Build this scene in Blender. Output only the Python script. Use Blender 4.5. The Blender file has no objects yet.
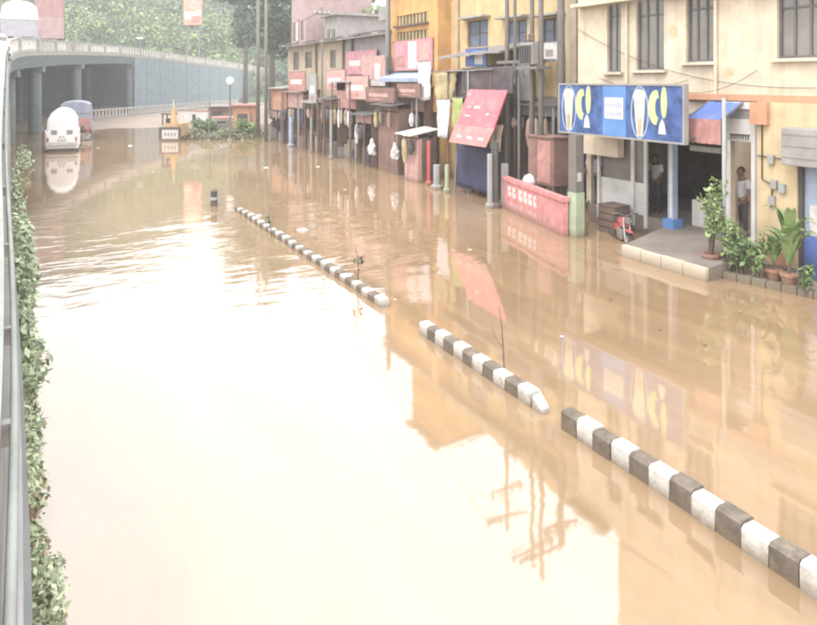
import bpy, bmesh, math, random
from mathutils import Vector, Matrix
import numpy as np
R = math.radians
random.seed(7); np.random.seed(7)
sc = bpy.context.scene
C = sc.collection

# ---------------------------------------------------------------- camera, sky, sun, exposure
CAM_H, FPX, HOR, W0, H0 = 4.5, 680.0, 80.0, 817.0, 625.0
YAW = math.atan((W0/2-40.0)/FPX)
cam = bpy.data.cameras.new('camera'); camo = bpy.data.objects.new('camera', cam); C.objects.link(camo)
camo.location = (0, 0, CAM_H); camo.rotation_euler = (R(90), 0, -YAW)
cam.sensor_width = 36; cam.lens = 36*FPX/W0; cam.shift_y = -(H0/2-HOR)/W0
cam.clip_start = 0.05; cam.clip_end = 3000
sc.camera = camo
SUN_EL, SUN_AZ = 58, 245          # azimuth measured clockwise from +Y
w = bpy.data.worlds.new('World'); sc.world = w; w.use_nodes = True
nt = w.node_tree; bg = nt.nodes['Background']
sky = nt.nodes.new('ShaderNodeTexSky'); sky.sky_type = 'NISHITA'; sky.sun_disc = False
sky.sun_elevation = R(SUN_EL); sky.sun_rotation = R(SUN_AZ); sky.air_density = 1.0; sky.dust_density = 3.0; sky.ozone_density = 1.0
hs = nt.nodes.new('ShaderNodeHueSaturation'); hs.inputs['Saturation'].default_value = 0.12
cl = nt.nodes.new('ShaderNodeMix'); cl.data_type = 'RGBA'; cl.inputs['Factor'].default_value = .75; cl.inputs['B'].default_value = (7.7, 7.65, 7.6, 1)   # even cloud cover
nt.links.new(sky.outputs[0], hs.inputs['Color']); nt.links.new(hs.outputs[0], cl.inputs['A']); nt.links.new(cl.outputs['Result'], bg.inputs['Color'])
bg.inputs['Strength'].default_value = 0.15
sl = bpy.data.lights.new('sun', 'SUN'); sl.energy = .8; sl.angle = R(25); sl.color = (1, .96, .9)
so = bpy.data.objects.new('sun', sl); C.objects.link(so)
sd = Vector((math.sin(R(SUN_AZ))*math.cos(R(SUN_EL)), math.cos(R(SUN_AZ))*math.cos(R(SUN_EL)), math.sin(R(SUN_EL))))
so.rotation_euler = (-sd).to_track_quat('-Z', 'Y').to_euler(); so.location = (0, 0, 60)
sc.view_settings.view_transform = 'Standard'; sc.view_settings.look = 'None'
sc.view_settings.gamma = 1; sc.view_settings.exposure = 1.7
sc.cycles.filter_width = 2.2; sc.cycles.max_bounces = 6; sc.cycles.diffuse_bounces = 3; sc.cycles.volume_bounces = 1

# ---------------------------------------------------------------- measuring helpers (photograph -> metres)
RX, RY = (math.cos(YAW), -math.sin(YAW)), (math.sin(YAW), math.cos(YAW))
def gp(u, v, z=0.0):                       # point at height z seen at a place in the photograph
    s = FPX*(CAM_H-z)/(v-HOR); a = (u-W0/2)/FPX*s
    return Vector((a*RX[0]+s*RY[0], a*RX[1]+s*RY[1], z))
def fy(u, X):                              # Y and depth on the street-parallel plane at X
    a = (u-W0/2)/FPX; s = X/(a*RX[0]+RY[0])
    return s*(a*RX[1]+RY[1]), s
def fz(u, v, X): return CAM_H-(v-HOR)/FPX*fy(u, X)[1]
def rect(u0, u1, v0, v1, X):               # -> y0,y1,z0,z1
    um = (u0+u1)/2
    return fy(u1, X)[0], fy(u0, X)[0], fz(um, v1, X), fz(um, v0, X)
def gs(u, s, z=0.0):                       # by image column and depth
    a = (u-W0/2)/FPX*s
    return Vector((a*RX[0]+s*RY[0], a*RX[1]+s*RY[1], z))

# ---------------------------------------------------------------- materials
def lin(c): return tuple(((x/12.92) if x <= .04045 else ((x+.055)/1.055)**2.4) for x in c)
def mat(name, col, rough=.85, var=.18, scale=1.5, dirt=None, dirt_amt=.35, bump=.15, bscale=25, spec=.3, streak=False, metal=0, island=0.0, tone_down=True, tide=1.0, dscale=1.6):
    if tone_down:                                   # base colour greyed and darkened to suit the exposure
        g_ = sum(col)/3; col = tuple((c_*.84+g_*.16)*.74 for c_ in col)
    m = bpy.data.materials.new(name); m.use_nodes = True
    n = m.node_tree.nodes; l = m.node_tree.links; b = n['Principled BSDF']
    b.inputs['Roughness'].default_value = rough; b.inputs['Specular IOR Level'].default_value = spec; b.inputs['Metallic'].default_value = metal
    tc = n.new('ShaderNodeTexCoord')
    nz = n.new('ShaderNodeTexNoise'); nz.inputs['Scale'].default_value = scale; nz.inputs['Detail'].default_value = 6; nz.inputs['Roughness'].default_value = .62
    l.new(tc.outputs['Object'], nz.inputs['Vector'])
    mp = n.new('ShaderNodeMapRange'); mp.inputs['From Min'].default_value = .3; mp.inputs['From Max'].default_value = .7
    mp.inputs['To Min'].default_value = 1-var; mp.inputs['To Max'].default_value = 1+var
    l.new(nz.outputs['Fac'], mp.inputs['Value'])
    vm = n.new('ShaderNodeVectorMath'); vm.operation = 'SCALE'; vm.inputs[0].default_value = col
    l.new(mp.outputs[0], vm.inputs['Scale']); out = vm.outputs[0]
    if island:
        gi = n.new('ShaderNodeNewGeometry'); m2 = n.new('ShaderNodeMapRange')
        m2.inputs['To Min'].default_value = 1-island; m2.inputs['To Max'].default_value = 1+island
        l.new(gi.outputs['Random Per Island'], m2.inputs['Value'])
        v2 = n.new('ShaderNodeVectorMath'); v2.operation = 'SCALE'; l.new(out, v2.inputs[0]); l.new(m2.outputs[0], v2.inputs['Scale']); out = v2.outputs[0]
    if dirt is not None:
        mpg = n.new('ShaderNodeMapping'); mpg.inputs['Scale'].default_value = (2.2, 2.2, .22) if streak else (1, 1, 1)
        l.new(tc.outputs['Object'], mpg.inputs['Vector'])
        n2 = n.new('ShaderNodeTexNoise'); n2.inputs['Scale'].default_value = dscale; n2.inputs['Detail'].default_value = 8; n2.inputs['Roughness'].default_value = .7
        l.new(mpg.outputs[0], n2.inputs['Vector'])
        m3 = n.new('ShaderNodeMapRange'); m3.inputs['From Min'].default_value = .48; m3.inputs['From Max'].default_value = .72; m3.inputs['To Max'].default_value = dirt_amt
        l.new(n2.outputs['Fac'], m3.inputs['Value'])
        mx = n.new('ShaderNodeMix'); mx.data_type = 'RGBA'; l.new(m3.outputs[0], mx.inputs['Factor']); l.new(out, mx.inputs['A']); mx.inputs['B'].default_value = (*dirt, 1)
        out = mx.outputs['Result']
    if tide:                                   # mud left by the flood just above the water
        ge = n.new('ShaderNodeNewGeometry'); sp = n.new('ShaderNodeSeparateXYZ'); l.new(ge.outputs['Position'], sp.inputs[0])
        ad = n.new('ShaderNodeMath'); ad.operation = 'MULTIPLY_ADD'; ad.inputs[1].default_value = -.22*tide; l.new(nz.outputs['Fac'], ad.inputs[0]); l.new(sp.outputs['Z'], ad.inputs[2])
        m4 = n.new('ShaderNodeMapRange'); m4.inputs['From Min'].default_value = -.12*tide; m4.inputs['From Max'].default_value = .16*tide; m4.inputs['To Min'].default_value = .8; m4.inputs['To Max'].default_value = 0
        l.new(ad.outputs[0], m4.inputs['Value'])
        x4 = n.new('ShaderNodeMix'); x4.data_type = 'RGBA'; l.new(m4.outputs[0], x4.inputs['Factor']); l.new(out, x4.inputs['A']); x4.inputs['B'].default_value = (.15, .11, .075, 1); out = x4.outputs['Result']
    l.new(out, b.inputs['Base Color'])
    if bump:
        n3 = n.new('ShaderNodeTexNoise'); n3.inputs['Scale'].default_value = bscale; n3.inputs['Detail'].default_value = 5; l.new(tc.outputs['Object'], n3.inputs['Vector'])
        bp = n.new('ShaderNodeBump'); bp.inputs['Strength'].default_value = bump; bp.inputs['Distance'].default_value = .02
        l.new(n3.outputs['Fac'], bp.inputs['Height']); l.new(bp.outputs[0], b.inputs['Normal'])
    return m
DIRT = (.16, .13, .10)
M = {}
M['cream'] = mat('cream_wall', (.72, .60, .44), dirt=(.34, .26, .18), dirt_amt=.62, streak=True)
M['paleyellow'] = mat('pale_yellow_wall', (.66, .50, .28), dirt=(.36, .28, .18), dirt_amt=.62, streak=True)
M['yellow'] = mat('yellow_wall', (.70, .50, .24), dirt=(.34, .24, .13), dirt_amt=.62, streak=True)
M['orange'] = mat('orange_wall', (.74, .40, .12), dirt=(.35, .2, .1), dirt_amt=.62, streak=True)
M['orange_band'] = mat('orange_band', (.66, .32, .17), dirt=DIRT, streak=True)
M['beige'] = mat('beige_wall', (.54, .43, .30), dirt=(.22, .17, .12), dirt_amt=.55, streak=True)
M['greywall'] = mat('grey_wall', (.36, .34, .34), dirt=DIRT, streak=True)
M['pinkwall'] = mat('pink_wall', (.48, .32, .32), dirt=DIRT, streak=True)
M['white'] = mat('white_paint', (.72, .70, .68), dirt=(.35, .3, .26), dirt_amt=.4, streak=True)
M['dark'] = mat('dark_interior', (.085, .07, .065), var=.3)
M['darkgrey'] = mat('dark_grey', (.11, .10, .10), var=.25, rough=.6)
M['soot'] = mat('dark_board', (.10, .075, .09), var=.3, dirt=(.2, .16, .14))
M['concrete'] = mat('concrete', (.40, .38, .35), dirt=(.2, .19, .16), dirt_amt=.5, streak=True)
M['concrete_lt'] = mat('light_concrete', (.38, .39, .385), dirt=(.27, .27, .25), dirt_amt=.45, streak=True)
M['dullgrey'] = mat('dull_grey_concrete', (.30, .32, .305), dirt=(.18, .19, .17), dirt_amt=.6, streak=True)
M['rail'] = mat('rail_paint', (.44, .46, .47), dirt=(.33, .33, .32), dirt_amt=.4)
M['girder'] = mat('girder_paint', (.17, .225, .225), dirt=(.15, .17, .17), streak=True)
M['rampwall'] = mat('ramp_wall', (.22, .30, .34), dirt=(.2, .24, .28), dirt_amt=.4, streak=True)
M['under'] = mat('dark_backing', (.12, .12, .14), dirt=(.07, .07, .08))
M['brown'] = mat('brown_wood', (.20, .13, .10), dirt=DIRT, var=.3)
M['rust'] = mat('rusty_sheet', (.27, .15, .125), dirt=(.2, .12, .09), var=.3, streak=True)
M['tin'] = mat('tin_sheet', (.34, .32, .31), rough=.5, dirt=(.22, .17, .14), streak=True)
M['tin_dark'] = mat('dark_tin_sheet', (.15, .14, .14), rough=.6, dirt=(.1, .09, .08), streak=True)
M['red'] = mat('red_paint', (.62, .10, .09), rough=.5, dirt=(.35, .13, .11))
M['pink'] = mat('pink_print', (.62, .26, .31), rough=.6, dirt=(.42, .27, .25), dirt_amt=.8, scale=4, var=.3)
M['pinkred'] = mat('red_print', (.80, .13, .17), rough=.45, dirt=(.62, .30, .30), dirt_amt=.5)
M['palepink'] = mat('pale_pink_paint', (.60, .35, .32), dirt=(.36, .23, .19), dirt_amt=.7, var=.3, scale=3, streak=True)
M['rose'] = mat('rose_paint', (.50, .23, .21), dirt=(.28, .17, .13), dirt_amt=.7, var=.3, scale=3, streak=True)
M['wallred'] = mat('red_wall_paint', (.66, .24, .24), dirt=(.5, .26, .22), dirt_amt=.6, var=.25, scale=3, streak=True)
M['printwhite'] = mat('white_print', (.70, .66, .64), rough=.6, var=.2, scale=4, dirt=(.42, .36, .31), dirt_amt=.5)
M['blue'] = mat('blue_print', (.05, .16, .46), rough=.4, var=.25)
M['navy'] = mat('navy_print', (.05, .115, .33), rough=.35, var=.5, scale=3)
M['midblue'] = mat('bright_blue_print', (.09, .27, .62), rough=.4)
M['awnblue'] = mat('blue_tarpaulin', (.10, .18, .52), rough=.5, var=.3)
M['paleblue'] = mat('pale_blue_paint', (.38, .46, .62), dirt=(.3, .3, .35), rough=.6)
M['creamprint'] = mat('cream_print', (.72, .68, .50), rough=.5)
M['limeprint'] = mat('lime_print', (.58, .70, .28), rough=.5)
M['greenpaint'] = mat('pale_green_paint', (.44, .52, .34), dirt=(.25, .25, .18), streak=True)
M['limecloth'] = mat('lime_cloth', (.45, .52, .15), var=.3)
M['ochre'] = mat('ochre_cloth', (.50, .40, .20), var=.3, dirt=(.3, .22, .12))
M['cloth'] = mat('white_cloth', (.74, .72, .76), var=.2, scale=5)
M['navycloth'] = mat('navy_cloth', (.06, .06, .13), var=.3)
M['pole'] = mat('pole_concrete', (.20, .18, .165), dirt=DIRT, streak=True)
M['steel'] = mat('painted_steel', (.20, .19, .19), rough=.5)
M['wire'] = mat('wire_rubber', (.03, .03, .03), rough=.6, bump=0)
M['black'] = mat('black_kerb_paint', (.13, .11, .09), rough=.8, dirt=(.26, .21, .16), dirt_amt=.7, bump=.5, var=.35, scale=6, tone_down=False, tide=.55, dscale=5)
M['kerbwhite'] = mat('white_kerb_paint', (.52, .50, .47), rough=.8, dirt=(.24, .19, .14), dirt_amt=.8, bump=.5, var=.15, scale=6, tone_down=False, tide=.55, dscale=5)
M['tyre'] = mat('tyre_rubber', (.03, .03, .03), rough=.8)
M['chrome'] = mat('bare_metal', (.5, .5, .5), rough=.3, metal=.8)
M['vanwhite'] = mat('van_white_paint', (.80, .80, .82), rough=.3, var=.05, spec=.5, dirt=(.5, .46, .42), dirt_amt=.25, tone_down=False)
M['truckcream'] = mat('cream_tarpaulin', (.82, .78, .66), var=.12, tone_down=False)
M['truckgrey'] = mat('truck_grey_paint', (.42, .41, .46), rough=.5, dirt=DIRT)
M['contred'] = mat('faded_red_container', (.46, .25, .24), dirt=(.3, .2, .18), streak=True)
M['lorryblue'] = mat('lorry_blue_tarp', (.30, .34, .44), var=.25)
M['barrieryellow'] = mat('yellow_marker_paint', (.66, .42, .20), dirt=(.5, .35, .15))
M['skin'] = mat('skin', (.22, .115, .07), rough=.6, var=.1, tide=0)
M['hair'] = mat('hair', (.015, .012, .012), rough=.6, tide=0)
M['shirt'] = mat('white_shirt', (.74, .72, .70), var=.1, scale=8, tide=0)
M['shirt2'] = mat('pale_grey_shirt', (.55, .55, .58), var=.1, scale=8, tide=0)
M['shirt3'] = mat('pale_lilac_shirt', (.60, .55, .66), var=.1, scale=8, tide=0)
M['trouser'] = mat('dark_trousers', (.07, .06, .07), var=.2)
M['bark'] = mat('bark', (.15, .12, .10), var=.35, scale=6, bump=.5)
M['leaf'] = mat('leaf_mid', (.12, .18, .08), rough=.6, var=.3, scale=.6, bump=0, island=.45, tone_down=False, tide=0)
M['leaf_dark'] = mat('leaf_dark', (.05, .095, .058), rough=.6, var=.3, scale=.5, bump=0, island=.5, tone_down=False, tide=0)
M['leaf_light'] = mat('leaf_light', (.155, .215, .085), rough=.6, var=.3, scale=.4, bump=0, island=.4, tone_down=False, tide=0)
M['leaf_wall'] = mat('leaf_wall', (.33, .40, .27), rough=.5, var=.3, scale=2, bump=0, island=.45, tone_down=False, tide=0)
M['leaf_pot'] = mat('leaf_pot', (.19, .26, .11), rough=.5, var=.25, scale=3, bump=0, island=.45, tone_down=False, tide=0)
M['grass'] = mat('grass', (.38, .43, .29), var=.4, scale=3, bump=0, island=.4, tone_down=False, tide=0)
M['terracotta'] = mat('terracotta', (.36, .19, .12), dirt=(.35, .18, .1))
M['verge'] = mat('verge_leaf', (.15, .16, .10), var=.35, scale=1.5, bump=0, island=.45, tone_down=False, tide=0)
M['hill'] = mat('hill_soil', (.06, .095, .05), var=.4, scale=.15, tone_down=False, tide=0)
M['litter'] = mat('litter_white', (.78, .76, .72), rough=.5, var=.15, scale=9, tide=0)
M['mud'] = mat('mud_ground', (.33, .25, .19), rough=.6, var=.25, scale=.25, dirt=(.22, .16, .12), dirt_amt=.6, bump=.4, bscale=2, tide=0)
M['plinth'] = mat('plinth_stone', (.25, .205, .18), var=.2, dirt=(.25, .2, .17))
M['darkstone'] = mat('mossy_stone', (.23, .20, .15), var=.3, dirt=(.14, .15, .09))
M['creamstone'] = mat('cream_stone', (.66, .56, .42), var=.15, dirt=(.4, .32, .24))
def glass(name, col, rough=.12):
    m = mat(name, col, rough=rough, var=.25, scale=.8, bump=.05, bscale=2, spec=.5); return m
M['glass'] = glass('window_glass', (.235, .215, .195))
M['glass_blue'] = glass('blue_window_glass', (.16, .20, .30))
M['globe'] = mat('white_globe_glass', (.9, .9, .9), rough=.3, var=.02, bump=0, tone_down=False, tide=0)

# water: muddy body under a reflecting, gently rippled surface
def water_mat():
    m = bpy.data.materials.new('flood_water'); m.use_nodes = True
    n = m.node_tree.nodes; l = m.node_tree.links; b = n['Principled BSDF']
    tc = n.new('ShaderNodeTexCoord')
    nz = n.new('ShaderNodeTexNoise'); nz.inputs['Scale'].default_value = .12; nz.inputs['Detail'].default_value = 5
    l.new(tc.outputs['Object'], nz.inputs['Vector'])
    cr = n.new('ShaderNodeValToRGB'); cr.color_ramp.elements[0].color = (.245, .166, .098, 1); cr.color_ramp.elements[1].color = (.292, .204, .126, 1)
    cr.color_ramp.elements[0].position = .35; cr.color_ramp.elements[1].position = .68
    l.new(nz.outputs['Fac'], cr.inputs['Fac'])
    ms = n.new('ShaderNodeMapping'); ms.inputs['Rotation'].default_value = (0, 0, .35); ms.inputs['Scale'].default_value = (1.6, .35, 1); l.new(tc.outputs['Object'], ms.inputs['Vector'])
    n5 = n.new('ShaderNodeTexNoise'); n5.inputs['Scale'].default_value = .8; n5.inputs['Detail'].default_value = 8; n5.inputs['Roughness'].default_value = .65; n5.inputs['Distortion'].default_value = .6; l.new(ms.outputs[0], n5.inputs['Vector'])
    m5 = n.new('ShaderNodeMapRange'); m5.inputs['From Min'].default_value = .3; m5.inputs['From Max'].default_value = .7; m5.inputs['To Min'].default_value = .86; m5.inputs['To Max'].default_value = 1.16; l.new(n5.outputs['Fac'], m5.inputs['Value'])
    v5 = n.new('ShaderNodeVectorMath'); v5.operation = 'SCALE'; l.new(cr.outputs[0], v5.inputs[0]); l.new(m5.outputs[0], v5.inputs['Scale']); l.new(v5.outputs[0], b.inputs['Base Color'])
    b.inputs['Roughness'].default_value = .04; b.inputs['IOR'].default_value = 2.5; b.inputs['Specular IOR Level'].default_value = .5
    def ns(scale, stretch, detail, ang):
        mp = n.new('ShaderNodeMapping'); mp.inputs['Rotation'].default_value = (0, 0, ang); mp.inputs['Scale'].default_value = stretch
        l.new(tc.outputs['Object'], mp.inputs['Vector'])
        t = n.new('ShaderNodeTexNoise'); t.inputs['Scale'].default_value = scale; t.inputs['Detail'].default_value = detail; t.inputs['Roughness'].default_value = .5
        l.new(mp.outputs[0], t.inputs['Vector']); return t.outputs['Fac']
    a = ns(.30, (.5, 1, 1), 2, -YAW); c = ns(1.3, (.42, 1, 1), 3, -YAW)
    big = ns(.16, (1, 1, 1), 2, 0)
    # a breeze roughens the open water left of the median; the rest lies calm
    ds = n.new('ShaderNodeVectorMath'); ds.operation = 'DISTANCE'; l.new(tc.outputs['Object'], ds.inputs[0]); ds.inputs[1].default_value = (2.0, 19, 0)
    m1 = n.new('ShaderNodeMapRange'); m1.interpolation_type = 'SMOOTHSTEP'; m1.inputs['From Min'].default_value = 4; m1.inputs['From Max'].default_value = 11; m1.inputs['To Min'].default_value = 1; m1.inputs['To Max'].default_value = .10
    l.new(ds.outputs['Value'], m1.inputs['Value'])
    mr = n.new('ShaderNodeMapRange'); mr.inputs['From Min'].default_value = .38; mr.inputs['From Max'].default_value = .6; mr.inputs['To Min'].default_value = .35
    l.new(big, mr.inputs['Value'])
    m2 = n.new('ShaderNodeMath'); m2.operation = 'MULTIPLY'; l.new(m1.outputs[0], m2.inputs[0]); l.new(mr.outputs[0], m2.inputs[1])
    b1 = n.new('ShaderNodeBump'); b1.inputs['Strength'].default_value = .10; b1.inputs['Distance'].default_value = .10; l.new(a, b1.inputs['Height'])
    mm = n.new('ShaderNodeMath'); mm.operation = 'MULTIPLY'; mm.inputs[1].default_value = .42; l.new(m2.outputs[0], mm.inputs[0])
    b2 = n.new('ShaderNodeBump'); b2.inputs['Distance'].default_value = .09; l.new(mm.outputs[0], b2.inputs['Strength']); l.new(c, b2.inputs['Height']); l.new(b1.outputs[0], b2.inputs['Normal'])
    l.new(b2.outputs[0], b.inputs['Normal'])
    return m
M['water'] = water_mat()

# ---------------------------------------------------------------- mesh helpers
ORG = {}
class MB:
    def __init__(s): s.v = []; s.f = []
    def add(s, vs, fs):
        o = len(s.v); s.v += [tuple(p) for p in vs]; s.f += [tuple(i+o for i in f) for f in fs]; return s
    def box(s, x0, x1, y0, y1, z0, z1):
        x0, x1 = min(x0, x1), max(x0, x1); y0, y1 = min(y0, y1), max(y0, y1); z0, z1 = min(z0, z1), max(z0, z1)
        return s.add([(x0,y0,z0),(x1,y0,z0),(x1,y1,z0),(x0,y1,z0),(x0,y0,z1),(x1,y0,z1),(x1,y1,z1),(x0,y1,z1)],
                     [(0,3,2,1),(4,5,6,7),(0,1,5,4),(1,2,6,5),(2,3,7,6),(3,0,4,7)])
    def hexa(s, b, t):                         # four bottom, four top corners
        return s.add(list(b)+list(t), [(0,3,2,1),(4,5,6,7),(0,1,5,4),(1,2,6,5),(2,3,7,6),(3,0,4,7)])
    def tube(s, pts, r, n=8, cap=True):
        pts = [Vector(p) for p in pts]; rs = r if isinstance(r, (list, tuple)) else [r]*len(pts)
        vs = []; fs = []
        for i, p in enumerate(pts):
            d = (pts[min(i+1, len(pts)-1)]-pts[max(i-1, 0)]); d = d.normalized() if d.length > 1e-9 else Vector((0,0,1))
            up = Vector((0,0,1)) if abs(d.z) < .9 else Vector((1,0,0))
            a = d.cross(up).normalized(); c = d.cross(a)
            for k in range(n):
                t = 2*math.pi*k/n; vs.append(p+(a*math.cos(t)+c*math.sin(t))*rs[i])
        for i in range(len(pts)-1):
            for k in range(n): fs.append((i*n+k, i*n+(k+1)%n, (i+1)*n+(k+1)%n, (i+1)*n+k))
        if cap: fs += [tuple(range(n)), tuple(range((len(pts)-1)*n, len(pts)*n))]
        return s.add(vs, fs)
    def lathe(s, c, prof, n=16):               # prof: (r, z)
        vs = []; fs = []; c = Vector(c)
        for r, z in prof:
            for k in range(n): t = 2*math.pi*k/n; vs.append((c.x+r*math.cos(t), c.y+r*math.sin(t), c.z+z))
        for i in range(len(prof)-1):
            for k in range(n): fs.append((i*n+k, i*n+(k+1)%n, (i+1)*n+(k+1)%n, (i+1)*n+k))
        fs += [tuple(range(n))[::-1], tuple(range((len(prof)-1)*n, len(prof)*n))]
        return s.add(vs, fs)
    def prism_x(s, poly, x0, x1):              # polygon in (y,z), extruded in x
        n = len(poly); vs = [(x0, y, z) for y, z in poly]+[(x1, y, z) for y, z in poly]
        fs = [tuple(range(n)), tuple(range(2*n-1, n-1, -1))]+[(i, (i+1) % n, n+(i+1) % n, n+i) for i in range(n)]
        return s.add(vs, fs)
    def prism_y(s, poly, y0, y1):              # polygon in (x,z)
        n = len(poly); vs = [(x, y0, z) for x, z in poly]+[(x, y1, z) for x, z in poly]
        fs = [tuple(range(n)), tuple(range(2*n-1, n-1, -1))]+[(i, (i+1) % n, n+(i+1) % n, n+i) for i in range(n)]
        return s.add(vs, fs)
    def build(s, name, m, parent=None, local=False, bevel=0, smooth=False, fix=True):
        o = (0, 0, 0) if (local or parent is None) else ORG.get(parent.name, (0, 0, 0))
        me = bpy.data.meshes.new(name)
        me.from_pydata([(p[0]-o[0], p[1]-o[1], p[2]-o[2]) for p in s.v], [], s.f)
        if fix or bevel:
            bm = bmesh.new(); bm.from_mesh(me)
            bmesh.ops.recalc_face_normals(bm, faces=bm.faces)
            if bevel:
                bmesh.ops.bevel(bm, geom=[e for e in bm.edges if e.is_manifold and e.calc_face_angle(0) > .5], offset=bevel, segments=2, affect='EDGES', profile=.6)
            bm.to_mesh(me); bm.free()
        if smooth:
            for p in me.polygons: p.use_smooth = True
        me.materials.append(M[m] if isinstance(m, str) else m)
        ob = bpy.data.objects.new(name, me); C.objects.link(ob)
        if parent is not None: ob.parent = parent; ORG[ob.name] = ORG.get(parent.name, (0,0,0))
        return ob
def tag(o, label, cat, group=None):
    o['label'] = label; o['category'] = cat; o['kind'] = 'thing'
    if group: o['group'] = group
    return o
def kind(o, k): o['kind'] = k; return o
def thing(name, label, cat, loc=(0,0,0), rz=0, group=None):
    o = bpy.data.objects.new(name, None); C.objects.link(o); o.empty_display_size = .2
    o.location = loc; o.rotation_euler = (0, 0, rz); ORG[o.name] = tuple(loc)
    return tag(o, label, cat, group)
def dup(root, loc, rz=0, label=None, group=None, scale=1):
    r = root.copy(); C.objects.link(r); r.location = loc; r.rotation_euler = (0, 0, rz); r.scale = (scale,)*3
    if label: r['label'] = label
    if group: r['group'] = group
    for ch in list(root.children):
        c = ch.copy(); C.objects.link(c); c.parent = r
        for g in list(ch.children): d = g.copy(); C.objects.link(d); d.parent = c
    return r
def bx(name, m, parent, x0, x1, y0, y1, z0, z1, bevel=0):
    return MB().box(x0, x1, y0, y1, z0, z1).build(name, m, parent, bevel=bevel)
def wall_open(mb, X0, X1, y0, y1, z0, z1, ops):     # street-parallel wall tiled round its openings
    ys = sorted({y0, y1, *[min(max(a, y0), y1) for o in ops for a in o[:2]]}); zs = sorted({z0, z1, *[min(max(a, z0), z1) for o in ops for a in o[2:]]})
    for j in range(len(zs)-1):
        run = None
        for i in range(len(ys)-1):
            cy, cz = (ys[i]+ys[i+1])/2, (zs[j]+zs[j+1])/2
            hole = any(o[0] < cy < o[1] and o[2] < cz < o[3] for o in ops)
            if not hole and run is None: run = ys[i]
            if hole and run is not None: mb.box(X0, X1, run, ys[i], zs[j], zs[j+1]); run = None
        if run is not None: mb.box(X0, X1, run, ys[-1], zs[j], zs[j+1])
    return mb
def window(parent, X, y0, y1, z0, z1, bars=2, fm='brown', pane='glass', cross=1, sill=True, grill=False):
    f = MB(); t = .06
    f.box(X, X+.08, y0, y0+t, z0, z1).box(X, X+.08, y1-t, y1, z0, z1).box(X, X+.08, y0+t, y1-t, z0, z0+t).box(X, X+.08, y0+t, y1-t, z1-t, z1)
    w_ = f.build('window', fm, parent)
    bx('pane', pane, w_, X+.045, X+.06, y0+t, y1-t, z0+t, z1-t)
    for i in range(bars):
        y = y0+(y1-y0)*(i+1)/(bars+1); bx('mullion', fm, w_, X+.01, X+.044, y-.025, y+.025, z0+t, z1-t)
    for i in range(cross):
        z = z0+(z1-z0)*(i+1)/(cross+1); bx('transom', fm, w_, X+.016, X+.0435, y0+t, y1-t, z-.02, z+.02)
    if sill: bx('sill', 'concrete', w_, X-.16, X, y0-.08, y1+.08, z0-.07, z0-.003)
    return w_
def leaves(centers, radii, n, size, seed=0, flat=.8, droop=0.0, up=.3):
    """leaf-sized quads through ellipsoidal clumps"""
    rg = np.random.RandomState(seed); centers = np.array(centers, float); radii = np.array(radii, float)
    if radii.ndim == 1: radii = np.stack([radii, radii, radii*flat], 1)
    wts = (radii.prod(1))**.67; k = rg.choice(len(centers), n, p=wts/wts.sum())
    d = rg.normal(size=(n, 3)); d /= np.linalg.norm(d, axis=1)[:, None]
    rr = rg.uniform(.25, 1, (n, 1))**.45*rg.uniform(.85, 1.18, (n, 1))
    c = centers[k]+d*rr*radii[k]
    nrm = d*.7+rg.normal(size=(n, 3))*.6+np.array([0, 0, up]); nrm /= np.linalg.norm(nrm, axis=1)[:, None]
    t = np.cross(nrm, rg.normal(size=(n, 3))); t /= np.linalg.norm(t, axis=1)[:, None]; b = np.cross(nrm, t)
    s = size*rg.uniform(.55, 1.35, (n, 1))
    P = np.stack([c-t*s, c+b*s*.5+nrm*s*.1, c+t*s, c-b*s*.5+nrm*s*.1], 1).reshape(-1, 3)
    return P
def leaf_obj(name, P, m, parent=None, local=True):
    me = bpy.data.meshes.new(name); n = len(P)//4
    o = np.array((0,0,0) if (local or parent is None) else ORG.get(parent.name, (0,0,0)))
    me.vertices.add(len(P)); me.vertices.foreach_set('co', (P-o).astype(np.float32).ravel())
    me.loops.add(4*n); me.loops.foreach_set('vertex_index', np.arange(4*n, dtype=np.int32))
    me.polygons.add(n); me.polygons.foreach_set('loop_start', np.arange(0, 4*n, 4, dtype=np.int32))
    me.update(calc_edges=True); me.validate(); me.materials.append(M[m])
    ob = bpy.data.objects.new(name, me); C.objects.link(ob)
    if parent is not None: ob.parent = parent; ORG[ob.name] = ORG.get(parent.name, (0,0,0))
    return ob

exec_order = []
# ---------------------------------------------------------------- ground, water, hill
def ground_h(x, y):
    t = min(max((y-52)/22, 0), 1); t = t*t*(3-2*t)
    return -.55+.67*t
xs = list(np.concatenate([np.linspace(-900, -60, 8), np.linspace(-50, 90, 36), np.linspace(110, 900, 8)]))
ys = list(np.concatenate([np.linspace(-300, -20, 6), np.linspace(-10, 140, 61), np.linspace(160, 1500, 12)]))
g = MB(); nx = len(xs)
g.v = [(x, y, ground_h(x, y)+(.05*math.sin(x*.7)*math.cos(y*.45) if y > 50 else 0)) for y in ys for x in xs]
g.f = [(j*nx+i, j*nx+i+1, (j+1)*nx+i+1, (j+1)*nx+i) for j in range(len(ys)-1) for i in range(nx-1)]
kind(g.build('ground', 'mud', smooth=True), 'structure')
wv = MB(); wv.add([(-400, -200, 0), (400, -200, 0), (400, 140, 0), (-400, 140, 0)], [(0, 1, 2, 3)])
kind(wv.build('flood_water', 'water'), 'structure')

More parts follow.
